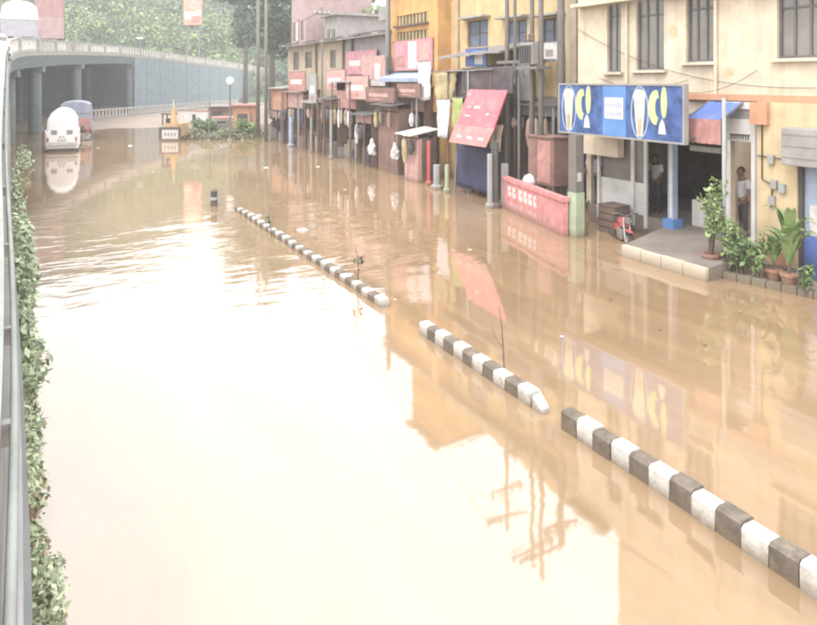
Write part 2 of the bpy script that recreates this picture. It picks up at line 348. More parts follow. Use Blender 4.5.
def hill_h(x, y):
    base = 45*math.exp(-((y-235)/75.0)**2)*(1/(1+math.exp((x-62)/10)))*(1/(1+math.exp((-x-170)/20)))
    t = min(max((y-122)/45, 0), 1); base *= t*t*(3-2*t)
    return base*(1+.10*math.sin(x*.07+1)+.07*math.sin(y*.09+x*.05))+.3
hx = np.linspace(-230, 120, 60); hy = np.linspace(118, 420, 50)
hm = MB(); hm.v = [(x, y, hill_h(x, y)-.9) for y in hy for x in hx]
hm.f = [(j*60+i, j*60+i+1, (j+1)*60+i+1, (j+1)*60+i) for j in range(49) for i in range(59)]
kind(hm.build('hill', 'hill', smooth=True), 'structure')

# ---------------------------------------------------------------- flyover on the left, sweeping across the far end
CP = [(.05, -14, 2.7), (.02, -4, 2.75), (-.035, 2.3, 2.9), (-.14, 6, 3.05), (-.45, 13, 3.55), (-.92, 26, 4.6), (-1.35, 40, 6.0), (-1.25, 53, 7.35), (1.6, 69.7, 8.1), (6.3, 87.6, 8.7), (11.7, 101.7, 9.0), (24, 119.5, 8.4), (37.8, 137.7, 7.55), (55, 158, 6.2)]
def catmull(P, n):
    out = []
    for i in range(len(P)-1):
        p = [Vector(P[max(i-1, 0)]), Vector(P[i]), Vector(P[i+1]), Vector(P[min(i+2, len(P)-1)])]
        for k in range(n):
            t = k/n; out.append(.5*((2*p[1])+(-p[0]+p[2])*t+(2*p[0]-5*p[1]+4*p[2]-p[3])*t*t+(-p[0]+3*p[1]-3*p[2]+p[3])*t**3))
    out.append(Vector(P[-1])); return out
NS = 10
PATH = catmull(CP, NS)
def frame(i):
    a, b = PATH[max(i-1, 0)], PATH[min(i+1, len(PATH)-1)]
    d = Vector((b.x-a.x, b.y-a.y, 0)).normalized(); return PATH[i], Vector((-d.y, d.x, 0)), d    # point, left normal, direction
def sweep(i0, i1, prof, absz=None):        # prof: (left offset, z below rail top) ; absz gives fixed z for listed profile points
    mb = MB(); n = len(prof); vs = []; fs = []
    for i in range(i0, i1+1):
        p, l, d = frame(i)
        for k, (o, z) in enumerate(prof):
            zz = absz[k] if absz and absz.get(k) is not None else p.z+z
            vs.append((p.x+l.x*o, p.y+l.y*o, zz))
    for i in range(i1-i0):
        for k in range(n): fs.append((i*n+k, i*n+(k+1) % n, (i+1)*n+(k+1) % n, (i+1)*n+k))
    fs += [tuple(range(n)), tuple(range((i1-i0)*n, (i1-i0+1)*n))]
    return mb.add(vs, fs)
I_OPEN, I_RAMP, I_END = 6*NS+5, 10*NS, 13*NS
fl = thing('flyover', 'grey concrete flyover rising along the left edge and curving across the far end', 'flyover', (0, 0, -.5))
sweep(I_OPEN, I_END, [(8.0, 0), (8.2, 0), (8.2, -.997), (8.0, -.997)]).build('far_parapet', 'girder', fl)
sweep(0, I_END, [(.02, -1.0), (8.2, -1.0), (8.2, -1.35), (.02, -1.35)]).build('deck', 'concrete', fl)
sweep(I_OPEN, I_RAMP, [(.06, -1.353), (8.0, -1.353), (7.6, -2.3), (.35, -2.3)]).build('girder', 'girder', fl)
sweep(0, I_OPEN, [(.14, -1.353), (.5, -1.353), (.5, 0), (-.02, 0)], {2: -.5, 3: -.5}).build('retaining_wall', 'concrete', fl)
sweep(0, I_OPEN, [(.10, 0), (.36, 0), (.36, -.997), (.10, -.997)]).build('parapet', 'dullgrey', fl)
sweep(0, I_OPEN, [(-.03, -1.0), (.018, -1.0), (.018, -1.12), (-.03, -1.12)]).build('ledge', 'dullgrey', fl)
pr = MB(); pr.tube([frame(i)[0]+frame(i)[1]*.045+Vector((0, 0, -.10)) for i in range(0, I_OPEN)], .020, 8); pr.build('handrail_pipe', 'dullgrey', fl, smooth=True)
pr = MB(); pr.tube([frame(i)[0]+frame(i)[1]*.03+Vector((0, 0, -.62)) for i in range(0, I_OPEN)], .022, 8); pr.build('conduit_pipe', 'truckgrey', fl, smooth=True)
for i in range(4, I_OPEN, 4):                       # clamps that hold the pipes
    p, l, d = frame(i); q = p+l*.07
    MB().box(q.x-.035, q.x+.03, q.y-.03, q.y+.03, q.z-.20, q.z-.09).build('pipe_clamp', 'concrete', fl)
# open railing over the underpass and ramp: base kerb, top rail, balusters, posts
sweep(I_OPEN, I_END, [(.03, -.86), (.30, -.86), (.30, -.997), (.03, -.997)]).build('railing_kerb', 'rail', fl)
sweep(I_OPEN, I_END, [(.05, 0), (.25, 0), (.25, -.09), (.05, -.09)]).build('top_rail', 'rail', fl)
bal = MB(); acc = 0
def walk(i0, i1, step):
    acc = 0; out = []
    for i in range(i0, i1):
        a, b = PATH[i], PATH[i+1]; L = (b-a).length; t = step-acc
        while t <= L: out.append((a.lerp(b, t/L), frame(i)[1], frame(i)[2])); t += step
        acc = (acc+L) % step
    return out
for p, l, d in walk(I_OPEN, I_END, .92):
    c = p+l*.15; e = d*.2; f_ = l*.05
    q = [c-e-f_, c+e-f_, c+e+f_, c-e+f_]
    bal.hexa([(v.x, v.y, p.z-.86) for v in q], [(v.x, v.y, p.z-.09) for v in q])
kind(bal.build('baluster_row', 'kerbwhite', fl), 'stuff')
for p, l, d in walk(I_OPEN, I_END, 7.4):
    c = p+l*.15
    MB().box(c.x-.22, c.x+.22, c.y-.22, c.y+.22, p.z-1.0, p.z+.06).build('railing_post', 'concrete_lt', fl)
# pillars, crossheads, an added dark wall closing the underpass
for u in (22, 47, 84, 133):
    j = min(range(I_OPEN, I_RAMP+1), key=lambda i: abs((PATH[i].x*RX[0]+PATH[i].y*RX[1])/(PATH[i].x*RY[0]+PATH[i].y*RY[1])*FPX+W0/2-u))
    p, l, d = frame(j); j_z = p.z-2.3
    for off in (.9, 6.6):
        c = p+l*off
        pil = MB().lathe((c.x, c.y, -.5), [(.52, 0), (.5, .1), (.48, j_z-.1), (.62, j_z+.5)], 14).build('pillar', 'girder', fl, smooth=False)
    c = p+l*3.9; q = [c-l*3.7-d*.5, c-l*3.7+d*.5, c+l*3.7+d*.5, c+l*3.7-d*.5]
    MB().hexa([(v.x, v.y, j_z-.45) for v in q], [(v.x, v.y, j_z+.004) for v in q]).build('crosshead', 'girder', fl)
sweep(I_OPEN-2, I_RAMP+1, [(8.3, -1.4), (8.6, -1.4), (8.6, 0), (8.3, 0)], {2: -.5, 3: -.5}).build('back_wall', 'under', fl)  # added wall that shuts out light from behind and keeps the underpass dark
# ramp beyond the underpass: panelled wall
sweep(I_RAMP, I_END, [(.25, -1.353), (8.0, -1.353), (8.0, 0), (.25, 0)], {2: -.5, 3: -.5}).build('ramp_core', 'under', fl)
for i in range(I_RAMP, I_END, 2):
    p, l, d = frame(i); q, l2, d2 = frame(i+2)
    a, b = p.lerp(q, .012), p.lerp(q, .988)
    bt = [a+l*.06, b+l2*.06, b+l2*.24, a+l*.24]
    MB().hexa([(v.x, v.y, -.5) for v in bt], [(v.x, v.y, (a.z if k in (0, 3) else b.z)-1.36) for k, v in enumerate(bt)]).build('wall_panel', 'rampwall', fl)
# a low balustrade of white posts on the ground in front of the ramp
lb = thing('roadside_balustrade', 'low white balustrade along the foot of the blue-grey ramp wall', 'balustrade', gs(170, 92, .05))
a0, a1 = gs(92, 76, .1), gs(238, 118, .1)
def wline(a, b, n):
    return [a.lerp(b, i/(n-1)) for i in range(n)]
m_ = MB(); dd = (a1-a0).normalized(); nn = Vector((-dd.y, dd.x, 0))
def strip(a, b, z0, z1, wd):
    q = [a-nn*wd, b-nn*wd, b+nn*wd, a+nn*wd]; return MB().hexa([(v.x, v.y, z0) for v in q], [(v.x, v.y, z1) for v in q])
strip(a0, a1, 0, .32, .14).build('base_kerb', 'concrete_lt', lb); strip(a0, a1, 1.0, 1.16, .12).build('top_rail', 'rail', lb)
for p in wline(a0, a1, 62): m_.box(p.x-.1, p.x+.1, p.y-.1, p.y+.1, .32, 1.0)
kind(m_.build('baluster_row', 'kerbwhite', lb), 'stuff')

# ---------------------------------------------------------------- median kerb
def kerb(name, label, y0, y1, n, first_dark, h0=.30, x=6.02):
    t = thing(name, label, 'kerb', (x, y0, -.3), group='striped median kerb')
    L = (y1-y0)/n
    for k in range(n):
        a, b = y0+k*L+.006, y0+(k+1)*L-.006; dx = random.uniform(-.014, .014); dz = random.uniform(-.02, .015)
        sink = h0
        blk = MB().prism_y([(x-.10+dx, -.5), (x+.10+dx, -.5), (x+.10+dx, sink-.03+dz), (x+.075+dx, sink+dz), (x-.065+dx, sink+dz), (x-.10+dx, sink-.03+dz)], a, b)
        blk.build('kerb_block', 'black' if (k % 2 == 0) == first_dark else 'kerbwhite', t)
    return t
kerb('median_kerb', 'nearest run of black and white kerb blocks, at the lower right', 2.505, 6.78, 15, True, .25)
kerb('median_kerb', 'short middle run of striped kerb blocks between two gaps', 7.42, 10.555, 11, False, .215)
kerb('median_kerb', 'long farthest run of striped kerb blocks sinking towards the bollard', 12.08, 23.48, 38, False, .15)
# fallen end block of the middle run
eb = thing('broken_kerb_block', 'broken white kerb block leaning in the gap of the median', 'kerb', (6.0, 7.2, -.3))
MB().hexa([(5.90, 7.12, -.3), (6.1, 7.14, -.3), (6.12, 7.40, -.3), (5.92, 7.39, -.3)], [(5.93, 7.18, .06), (6.07, 7.19, .08), (6.1, 7.40, .19), (5.93, 7.39, .17)]).build('block_body', 'kerbwhite', eb, bevel=.02)
def twig(u, v, h, label, lean=(0, 0), br=3, r=.014, nl=14):
    p = gp(u, v); t = thing('dead_sapling', label, 'sapling', (p.x, p.y, -.3), group='bare saplings on the median')
    pts = [(p.x, p.y, -.3), (p.x+lean[0]*.3, p.y+lean[1]*.3, h*.35), (p.x+lean[0]*.6, p.y+lean[1]*.5, h*.7), (p.x+lean[0], p.y+lean[1], h)]
    MB().tube(pts, [r*1.3, r, r*.8, r*.4], 6).build('stem', 'bark', t)
    for k in range(br):
        f = .5+.15*k; q = Vector(pts[0]).lerp(Vector(pts[3]), f)+Vector((lean[0]*.1, 0, 0)); a = random.uniform(0, 6.28)
        MB().tube([q, q+Vector((math.cos(a)*.12, math.sin(a)*.12, .16)), q+Vector((math.cos(a)*.18, math.sin(a)*.18, .36))], [r*.6, r*.4, r*.2], 5).build('branch', 'bark', t)
    if nl: P = leaves([Vector(pts[3])-Vector((0, 0, .1))], [.14], nl, .05, seed=int(u)); leaf_obj('leaf_cluster', P, 'leaf_dark', t, local=False)
twig(505, 368, .95, 'bare dark twig standing by the middle run of striped kerb', (-.06, .08), 1, .010, 0)
twig(272, 238, .62, 'small leafy sapling at the far run of striped kerb, nearest the bollard', (-.10, .05), 4)
twig(358, 287, .66, 'bare forked sapling at the near end of the far run of striped kerb', (.03, .05), 4)
# bollard
p = gp(214, 206); t = thing('bollard', 'small dark bollard standing alone in the flood', 'bollard', (p.x, p.y, -.5))
MB().lathe((p.x, p.y, -.5), [(.14, 0), (.13, .5), (.11, .95), (.12, .97), (.12, 1.02), (.06, 1.08)], 14).build('post', 'darkgrey', t)
MB().lathe((p.x, p.y, .22), [(.132, 0), (.132, .1)], 14).build('reflective_band', 'rail', t)
# floating litter
def litter(u, v, s, label, k):
    p = gp(u, v); rz = random.uniform(0, 3)
    t = MB(); n = 7
    pts = [(math.cos(2*math.pi*i/n)*s*random.uniform(.5, 1), math.sin(2*math.pi*i/n)*s*random.uniform(.4, .9)) for i in range(n)]
    vs = [(a, b, .012) for a, b in pts]+[(a*.7, b*.7, s*.25*random.uniform(.5, 1)) for a, b in pts]+[(0, 0, s*.3)]
    fs = [(i, (i+1) % n, n+(i+1) % n, n+i) for i in range(n)]+[(n+i, n+(i+1) % n, 2*n) for i in range(n)]+[tuple(range(n))[::-1]]
    o = t.add(vs, fs).build('floating_litter', k); o.location = (p.x, p.y, 0); o.rotation_euler = (0, 0, rz)
    tag(o, label, 'litter', 'litter floating on the flood')
litter(259, 216, .16, 'white scrap floating beside the leafy sapling', 'litter')
litter(303, 230, .22, 'larger white scrap floating behind the far striped kerb', 'litter')
litter(266, 168, .17, 'white scrap floating in the upper middle of the flood', 'litter')
litter(318, 167, .14, 'pale scrap floating in front of the wooden stalls', 'litter')
litter(562, 337, .05, 'tiny white scrap right of the bare twig', 'litter')
litter(81, 249, .07, 'tiny pale scrap near the wall plants', 'litter')
litter(130, 146, .2, 'white scrap at the muddy edge under the flyover', 'litter')
litter(153, 172, .09, 'small pale scrap left of the bollard, far out', 'litter')
litter(230, 150, .12, 'pale scrap floating below the globe lamp', 'creamprint')
litter(345, 190, .09, 'small scrap floating between the bollard and the plank kiosk', 'litter')
litter(395, 300, .06, 'small white scrap in the gap of the far striped kerb', 'litter')
litter(610, 300, .07, 'brown leaf litter floating before the shop platform', 'brown')
litter(705, 345, .06, 'brown scrap floating at the right, before the planter', 'brown')
litter(740, 312, .08, 'pale scrap floating near the planter kerb', 'creamprint')
litter(660, 330, .05, 'tiny brown scrap floating in front of the cream stone step', 'brown')
litter(470, 250, .08, 'pale scrap floating before the tilted signboard', 'litter')
litter(98, 148, .2, 'yellowish scrap in front of the flyover pillars', 'creamprint')

# ---------------------------------------------------------------- cream building with the blue shop sign (right)
XD = 15.0
yL, yR = fy(578, XD)[0], 2.0
D = thing('cream_building', 'pale cream two-storey building with dark tall windows above the blue shop sign', 'building', (XD, 9, -.5))
wins = [rect(607, 621, -40, 72, XD), rect(636, 664, -40, 70, XD), rect(686, 714, -45, 62, XD), rect(777, 825, -45, 58, XD)]
yt = fy(618, XD)[0]                       # the taller block starts here
zb = fz(750, 99, XD)
wm = MB(); wall_open(wm, XD, XD+.25, yR, yt, zb+.1, 12.6, wins)
wm.build('upper_wall', 'cream', D)
wm = MB(); wall_open(wm, XD+.003, XD+.25, yt, yL, 2.9, 8.9, wins); wm.build('corner_wall', 'cream', D)
bx('end_wall', 'cream', D, XD+.26, XD+9, yL-.25, yL-.003, 2.9, 8.9); bx('end_wall', 'cream', D, XD+.26, XD+9, yt-.003, yt+.2, 8.9, 12.6)
bx('roof_slab', 'concrete', D, XD-.35, XD+9, yR, yt+.3, 12.6, 12.8); bx('roof_slab', 'concrete', D, XD-.3, XD+9, yt+.31, yL+.3, 8.9, 9.06)
for r_ in wins: window(D, XD+.09, *r_, bars=2 if r_[1]-r_[0] > .8 else 1, fm='tin_dark', cross=1, sill=False)
for r_ in wins: bx('sill', 'cream', D, XD-.14, XD+.06, r_[0]-.1, r_[1]+.1, r_[2]-.08, r_[2]-.003)
bx('lintel_shade', 'cream', D, XD-.4, XD-.003, yR, fy(580, XD)[0], 6.75, 6.86)
bx('cornice_band', 'orange_band', D, XD-.14, XD+.12, yR, fy(687, XD)[0], zb-.05, zb+.098)
dp = MB()
for u in (717, 628): y = fy(u, XD)[0]; MB().tube([(XD-.06, y, zb+.1), (XD-.06, y, 8.8)], .045, 8).build('drain_pipe', 'cream', D)
for k, (u0, v0, u1, v1, sg_) in enumerate(((580, 30, 817, 88, .5), (600, 78, 690, 80, .25), (686, 92, 760, 70, .2))):
    a_ = Vector((XD-.05-.02*k, fy(u0, XD)[0], fz(u0, v0, XD))); b_ = Vector((XD-.05-.02*k, fy(u1, XD)[0], fz(u1, v1, XD)))
    MB().tube([a_.lerp(b_, i/12)-Vector((0, 0, sg_*4*(i/12)*(1-i/12))) for i in range(13)], .007, 5).build('loose_cable', 'wire', D)
for u0, u1, v0, v1 in ((668, 680, 24, 40), (725, 735, 66, 78)):
    y0, y1, z0, z1 = rect(u0, u1, v0, v1, XD); rg_ = random.Random(u0); n = 14
    MB().prism_x([((y0+y1)/2+(y1-y0)/2*math.cos(2*math.pi*i/n)*rg_.uniform(.6, 1), (z0+z1)/2+(z1-z0)/2*math.sin(2*math.pi*i/n)*rg_.uniform(.6, 1)) for i in range(n)], XD-.004, XD-.001).build('plaster_patch', 'paleyellow', D)
# ground floor: back wall, floor, partitions
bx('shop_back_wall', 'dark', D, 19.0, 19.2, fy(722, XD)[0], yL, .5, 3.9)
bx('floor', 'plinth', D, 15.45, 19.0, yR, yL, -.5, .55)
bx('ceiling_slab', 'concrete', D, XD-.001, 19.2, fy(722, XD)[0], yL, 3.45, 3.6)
bx('partition', 'cream', D, 15.5, 19.0, fy(600, 15.5)[0]+.4, fy(600, 15.5)[0]+.6, .55, 3.44)
bx('partition', 'beige', D, 15.5, 19.0, fy(722, 15.0)[0], fy(722, 15.0)[0]+.2, .55, 3.44)
bx('front_beam', 'cream', D, XD, XD+.24, fy(722, XD)[0], yt-.003, 3.62, zb+.095)
bx('front_beam', 'cream', D, XD, XD+.24, yt+.003, yL-.003, 2.2, 2.897)
# white half wall, glazed screen, posts
a, b_, c_, d_ = rect(600, 646, 180, 222, 15.5)
hw = bx('half_wall', 'white', D, 15.46, 15.6, a, b_, .2, d_)
for i, u in enumerate((599, 633, 646)):
    y = fy(u, 15.42)[0]; bx('screen_post', 'white', D, 15.38, 15.455, y-.05, y+.05, .2, 3.4)
bx('screen_glass', 'glass', D, 15.52, 15.54, a+.06, b_-.06, d_+.004, 3.44)
y = fy(660, 15.6)[0]; bx('door_frame', 'brown', D, 15.55, 15.65, y-.55, y-.49, .55, 3.4); bx('door_frame', 'brown', D, 15.55, 15.65, y+.45, y+.51, .55, 3.4)
y = fy(673, 15.2)[0]
MB().box(15.1, 15.28, y-.09, y+.09, .55, 3.44).build('blue_column', 'paleblue', D); bx('column_base', 'midblue', D, 15.0, 15.38, y-.18, y+.18, .4, .72)
MB().box(15.09, 15.098, y-.05, y+.02, .75, 3.4).build('column_stripe', 'white', D)
bx('shelf_board', 'white', D, 16.2, 16.6, fy(700, 16)[0]-.5, fy(700, 16)[0]+.5, 2.5, 2.65)
bx('counter', 'white', D, 15.6, 16.1, fy(716, 15.6)[0], fy(692, 15.6)[0], .55, 1.25)
# platform and cream stone step
pl_y0, pl_y1 = 10.15, 12.65
MB().hexa([(13.14, pl_y0, -.5), (15.44, pl_y0, -.5), (15.44, pl_y1+.5, -.5), (13.14, pl_y1, -.5)], [(13.14, pl_y0, .30), (15.44, pl_y0, .5), (15.44, pl_y1+.5, .5), (13.14, pl_y1, .30)]).build('platform', 'plinth', D)
for k in range(4):
    y0 = pl_y0+(pl_y1-pl_y0)*k/4; bx('edge_stone', 'creamstone', D, 13.02, 13.135, y0+.008, y0+(pl_y1-pl_y0)/4-.008, -.5, .30+.01*(k % 2), bevel=.01)
# bay with white frame
y0, y1 = fy(756, 14.9)[0], fy(725, 14.9)[0]
bf = MB(); z_ = lambda v: fz(740, v, 14.9)
for yy in (y0, y1-.1): bf.box(14.86, 14.97, yy, yy+.1, .1, z_(102))
bf.box(14.865, 14.965, y0+.1, y1-.1, z_(134), z_(119)); bf.box(14.865, 14.965, y0+.1, y1-.1, z_(109), z_(102)); dfr = bf.build('bay_frame', 'white', D)
for k in range(5):
    zz = z_(119)+(z_(109)-z_(119))*k/5; bx('shutter_slat', 'tin', dfr, 14.9, 14.93, y0+.1, y1-.1, zz+.004, zz+.2*(z_(109)-z_(119))-.004)
for k in range(9):
    yy = y0+.12+(y1-y0-.24)*(k+.5)/9; MB().prism_x([(yy-.06, z_(134)-.001), (yy+.06, z_(134)-.001), (yy+.045, z_(140)), (yy, z_(141.5)), (yy-.045, z_(140))], 14.88, 14.9).build('valance_scallop', 'white', dfr)
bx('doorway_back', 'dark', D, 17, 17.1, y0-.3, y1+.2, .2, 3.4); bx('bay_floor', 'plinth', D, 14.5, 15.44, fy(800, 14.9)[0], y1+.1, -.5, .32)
bx('side_door', 'brown', D, 16.6, 16.66, y0-.25, y0+.3, .56, 2.3)
# yellow ground-floor wall on the right with shutter box and poster
y_a, y_b = yR, fy(757, 14.75)[0]
op = rect(797, 860, 166, 275, 14.75)
wm = MB(); wall_open(wm, 14.75, 14.99, y_a, y_b, -.5, zb-.055, [(op[0], op[1], -.3, op[3])]); wm.build('lower_wall', 'paleyellow', D)
bx('pilaster', 'orange_band', D, 14.62, 14.745, y_b-.32, y_b+.1, fz(752, 124, 14.7), zb-.06)
bx('plinth_band', 'orange_band', D, 14.70, 14.746, op[1]+.1, y_b, -.5, .62)
sb = bx('shutter_box', 'tin', D, 14.35, 14.74, y_a, fy(785, 14.5)[0], fz(800, 166, 14.5), fz(800, 128, 14.5), bevel=.03)
for k in range(3):
    zz = fz(800, 166, 14.5)+(k+.7)*.25; bx('box_rib', 'tin', sb, 14.335, 14.352, y_a, fy(786, 14.5)[0], zz, zz+.03)
df = MB(); df.box(14.8, 14.9, op[1]-.08, op[1], -.3, op[3]).build('shop_window_frame', 'darkgrey', D)
zz = fz(808, 236, 14.85)
sw = bx('shop_window', 'paleblue', D, 14.9, 14.95, op[0], op[1]-.085, zz, op[3]); bx('window_poster', 'printwhite', sw, 14.885, 14.898, op[0], op[1]-.2, zz+.02, fz(808, 205, 14.85))
bx('poster_slope', 'greenpaint', sw, 14.889, 14.897, op[0], op[1]-.35, fz(808, 203, 14.85), fz(808, 190, 14.85))
bx('stall_riser', 'awnblue', D, 14.86, 14.95, op[0], op[1]-.085, -.3, zz-.004)
for k, (u, v) in enumerate(((768, 155), (771, 180), (779, 184), (769, 196))):
    r_ = rect(u, u+6, v, v+9, 14.7); bx('meter_box', ('concrete', 'tin', 'concrete_lt', 'tin')[k], D, 14.66, 14.746, *r_, bevel=.008)
MB().tube([(14.72, fy(762, 14.72)[0], zb-.07), (14.72, fy(762, 14.72)[0], 2.2), (14.72, fy(772, 14.72)[0], 2.1), (14.72, fy(772, 14.72)[0], 1.6)], .015, 6).build('cable', 'wire', D)
MB().tube([(14.72, fy(757, 14.72)[0], fz(780, 158, 14.7)), (14.72, fy(780, 14.72)[0], fz(780, 159, 14.7)), (14.72, fy(786, 14.72)[0], fz(780, 157, 14.7))], .012, 6).build('cable', 'wire', D)
# kerb of the raised bed
pk = thing('planter_kerb', 'low dark planter kerb holding the pot plants beside the platform', 'planter', (13.4, 8.5, -.5))
ka, kb = gp(709, 276), gp(830, 303)
n_ = 8
for k in range(n_):
    a, b_ = ka.lerp(kb, k/n_+.004), ka.lerp(kb, (k+1)/n_-.004)
    MB().hexa([(a.x, a.y, -.5), (b_.x, b_.y, -.5), (b_.x+.15, b_.y+.03, -.5), (a.x+.15, a.y+.03, -.5)], [(a.x, a.y, .16), (b_.x, b_.y, .16), (b_.x+.15, b_.y+.03, .16), (a.x+.15, a.y+.03, .16)]).build('kerb_stone', 'darkstone', pk)
MB().hexa([(ka.x+.16, ka.y+.02, -.5), (kb.x+.16, kb.y, -.5), (14.6, kb.y, -.5), (14.6, ka.y, -.5)], [(ka.x+.16, ka.y+.02, .1), (kb.x+.16, kb.y, .1), (14.6, kb.y, .2), (14.6, ka.y, .2)]).build('soil', 'mud', pk)

# canopy, sign board with its print
XS = 13.65
sy0, sy1 = fy(685, XS)[0], fy(559, XS)[0]; sz0, sz1 = 2.93, 4.40
sg = thing('shop_sign', 'wide blue shop sign with cream and lime motifs and a pale central panel', 'sign', (XS, (sy0+sy1)/2, 2.9))
bx('board', 'navy', sg, XS, XS+.12, sy0+.05, sy1-.05, sz0+.05, sz1-.05)
fm = MB(); fm.box(XS-.03, XS+.13, sy0, sy1, sz0, sz0+.049).box(XS-.03, XS+.13, sy0, sy1, sz1-.049, sz1).box(XS-.03, XS+.13, sy0, sy0+.049, sz0+.049, sz1-.049).box(XS-.03, XS+.13, sy1-.049, sy1, sz0+.049, sz1-.049)
fm.build('frame', 'tin', sg)
SW, SH = sy1-sy0, sz1-sz0
def Y_(u): return fy(u, XS)[0]
def sgz(t): return sz1-.05-(SH-.1)*t
mid = bx('centre_panel', 'midblue', sg, XS-.012, XS-.002, Y_(626), Y_(603), sz0+.055, sz1-.055)
wp = bx('white_panel', 'printwhite', mid, XS-.02, XS-.013, Y_(623.5), Y_(605), sgz(.66), sgz(.24))
rr = random.Random(3)
for row, n__ in ((0, 8), (1, 10)):
    for k in range(n__):
        y0 = Y_(606.5+16*(k+.15)/n__); y1 = Y_(606.5+16*(k+.75)/n__); t0 = .35+.16*row
        bx('print_stroke', 'paleblue', wp, XS-.024, XS-.0205, y1, y0, sgz(t0+.09), sgz(t0+rr.uniform(-.02, .02)))
def ell(cy, cz, ry, rz_, n=20, a0=0, a1=2*math.pi): return [(cy+ry*math.cos(a0+(a1-a0)*i/n), cz+rz_*math.sin(a0+(a1-a0)*i/n)) for i in range(n+(0 if a1-a0 > 6.28 else 1))]
def motif(ub, sc_, dark):
    y = lambda d: Y_(ub+d)
    # tapering cream figure with a round head inside an oval ring
    k = MB(); ro = ell(y(7*sc_), sgz(.5), abs(y(0)-y(7*sc_))*1.02, SH*.47, 28); ri = ell(y(7*sc_), sgz(.5), abs(y(0)-y(7*sc_))*.88, SH*.44, 28)
    vs = [(XS-.006, *p) for p in ro]+[(XS-.006, *p) for p in ri]+[(XS-.001, *p) for p in ro]+[(XS-.001, *p) for p in ri]; n = 28
    fs = []
    for i in range(n): j = (i+1) % n; fs += [(i, j, n+j, n+i), (2*n+i, 3*n+i, 3*n+j, 2*n+j), (i, 2*n+i, 2*n+j, j), (n+i, n+j, 3*n+j, 3*n+i)]
    k.add(vs, fs).build('oval_ring', 'paleblue', sg)
    MB().prism_x([(y(2.6*sc_), sgz(.22)), (y(11.5*sc_), sgz(.22)), (y(10.8*sc_), sgz(.55)), (y(9.5*sc_), sgz(.95)), (y(5.2*sc_), sgz(.95)), (y(3.4*sc_), sgz(.55))], XS-.014, XS-.007).build('figure_print', 'creamprint', sg)
    MB().prism_x(ell(y(7*sc_), sgz(.2), abs(y(2.2*sc_)-y(7*sc_)), SH*.125), XS-.020, XS-.0145).build('figure_head_print', 'creamprint', sg)
    MB().prism_x([(y(5.2*sc_), sgz(.62)), (y(8.8*sc_), sgz(.62)), (y(8*sc_), sgz(.93)), (y(6*sc_), sgz(.93))], XS-.0195, XS-.0145).build('figure_detail_print', 'beige', sg)
    # lime crescent, lime oval, small white emblem
    cx = 20*sc_
    o_ = [(y(cx+6.0*sc_*math.cos(t)), sgz(.40)+SH*.30*math.sin(t)) for t in [R(75+20*i) for i in range(11)]]
    i_ = [(y(cx+1.8*sc_+2.4*sc_*math.cos(t)), sgz(.40)+SH*.17*math.sin(t)) for t in [R(275-20*i) for i in range(11)]]
    MB().prism_x(o_+i_, XS-.014, XS-.002).build('crescent_print', 'limeprint', sg)
    MB().prism_x(ell(y(26.5*sc_), sgz(.30), abs(y(26.5*sc_)-y(29*sc_)), SH*.27), XS-.014, XS-.002).build('oval_print', 'limeprint', sg)
    MB().prism_x([(y(22*sc_), sgz(.88)), (y(28*sc_), sgz(.88)), (y(27*sc_), sgz(.70)), (y(25*sc_), sgz(.6)), (y(23*sc_), sgz(.70))], XS-.014, XS-.002).build('emblem_print', 'printwhite', sg)
motif(562, 1.0, 0); motif(631, 1.25, 1)
bx('bracket', 'steel', sg, XS+.13, XD-.01, sy0+.1, sy0+.16, 3.0, 3.06); bx('bracket', 'steel', sg, XS+.13, XD-.01, sy1-.5, sy1-.44, 3.0, 3.06)
cn = thing('sign_canopy', 'thin dark tin canopy behind the blue shop sign', 'canopy', (14.4, 13.3, 2.9))
MB().box(XS+.14, XD-.012, sy0+.02, sy1-.3, 3.064, 3.11).build('canopy_sheet', 'tin_dark', cn)
# sign pillar with green painted base
p = gp(572, 237)
pi_ = thing('sign_pillar', 'square concrete pillar with pale green painted base under the sign end', 'pillar', (p.x, p.y, -.5))
MB().box(p.x, p.x+.3, p.y-.16, p.y+.16, -.5, 2.92).build('shaft', 'pole', pi_, bevel=.015); bx('painted_base', 'greenpaint', pi_, p.x-.012, p.x+.312, p.y-.175, p.y+.175, -.5, 1.28)
bx('sticker', 'printwhite', pi_, p.x+.05, p.x+.2, p.y-.172, p.y-.161, 1.6, 1.85)
# awning, blue top and red valance
aw = thing('shop_awning', 'blue tarpaulin awning with faded red valance right of the sign', 'awning', (14.3, 9.9, 2.9))
y0, y1 = fy(722, 14.1)[0], fy(688, 14.1)[0]; zt, zm, zl = fz(705, 100, 14.6), fz(705, 119, 14.1), fz(705, 144, 14.0)
n = 12; top = MB(); vs = []
for i in range(n+1):
    yy = y0+(y1-y0)*i/n; sag = .05*math.sin(i*1.7)
    vs += [(14.95, yy, zt), (14.5, yy, (zt+zm)/2-.06+sag), (14.08, yy, zm)]
top.add(vs, [(3*i+k, 3*i+k+1, 3*i+k+4, 3*i+k+3) for i in range(n) for k in (0, 1)]).build('tarpaulin_top', 'awnblue', aw, smooth=True)
val = MB(); vs = []
for i in range(n+1):
    yy = y0+(y1-y0)*i/n; wv_ = .04*math.sin(i*2.1); vs += [(14.075, yy, zm), (14.06+wv_, yy, (zm+zl)/2), (14.07-wv_, yy, zl+.04*math.sin(i*3.1))]
val.add(vs, [(3*i+k, 3*i+k+1, 3*i+k+4, 3*i+k+3) for i in range(n) for k in (0, 1)]).build('valance', 'rose', aw, smooth=True)
for yy in (y0, y1): MB().tube([(14.98, yy, zt+.02), (14.07, yy, zm+.01)], .02, 6).build('rod', 'steel', aw)
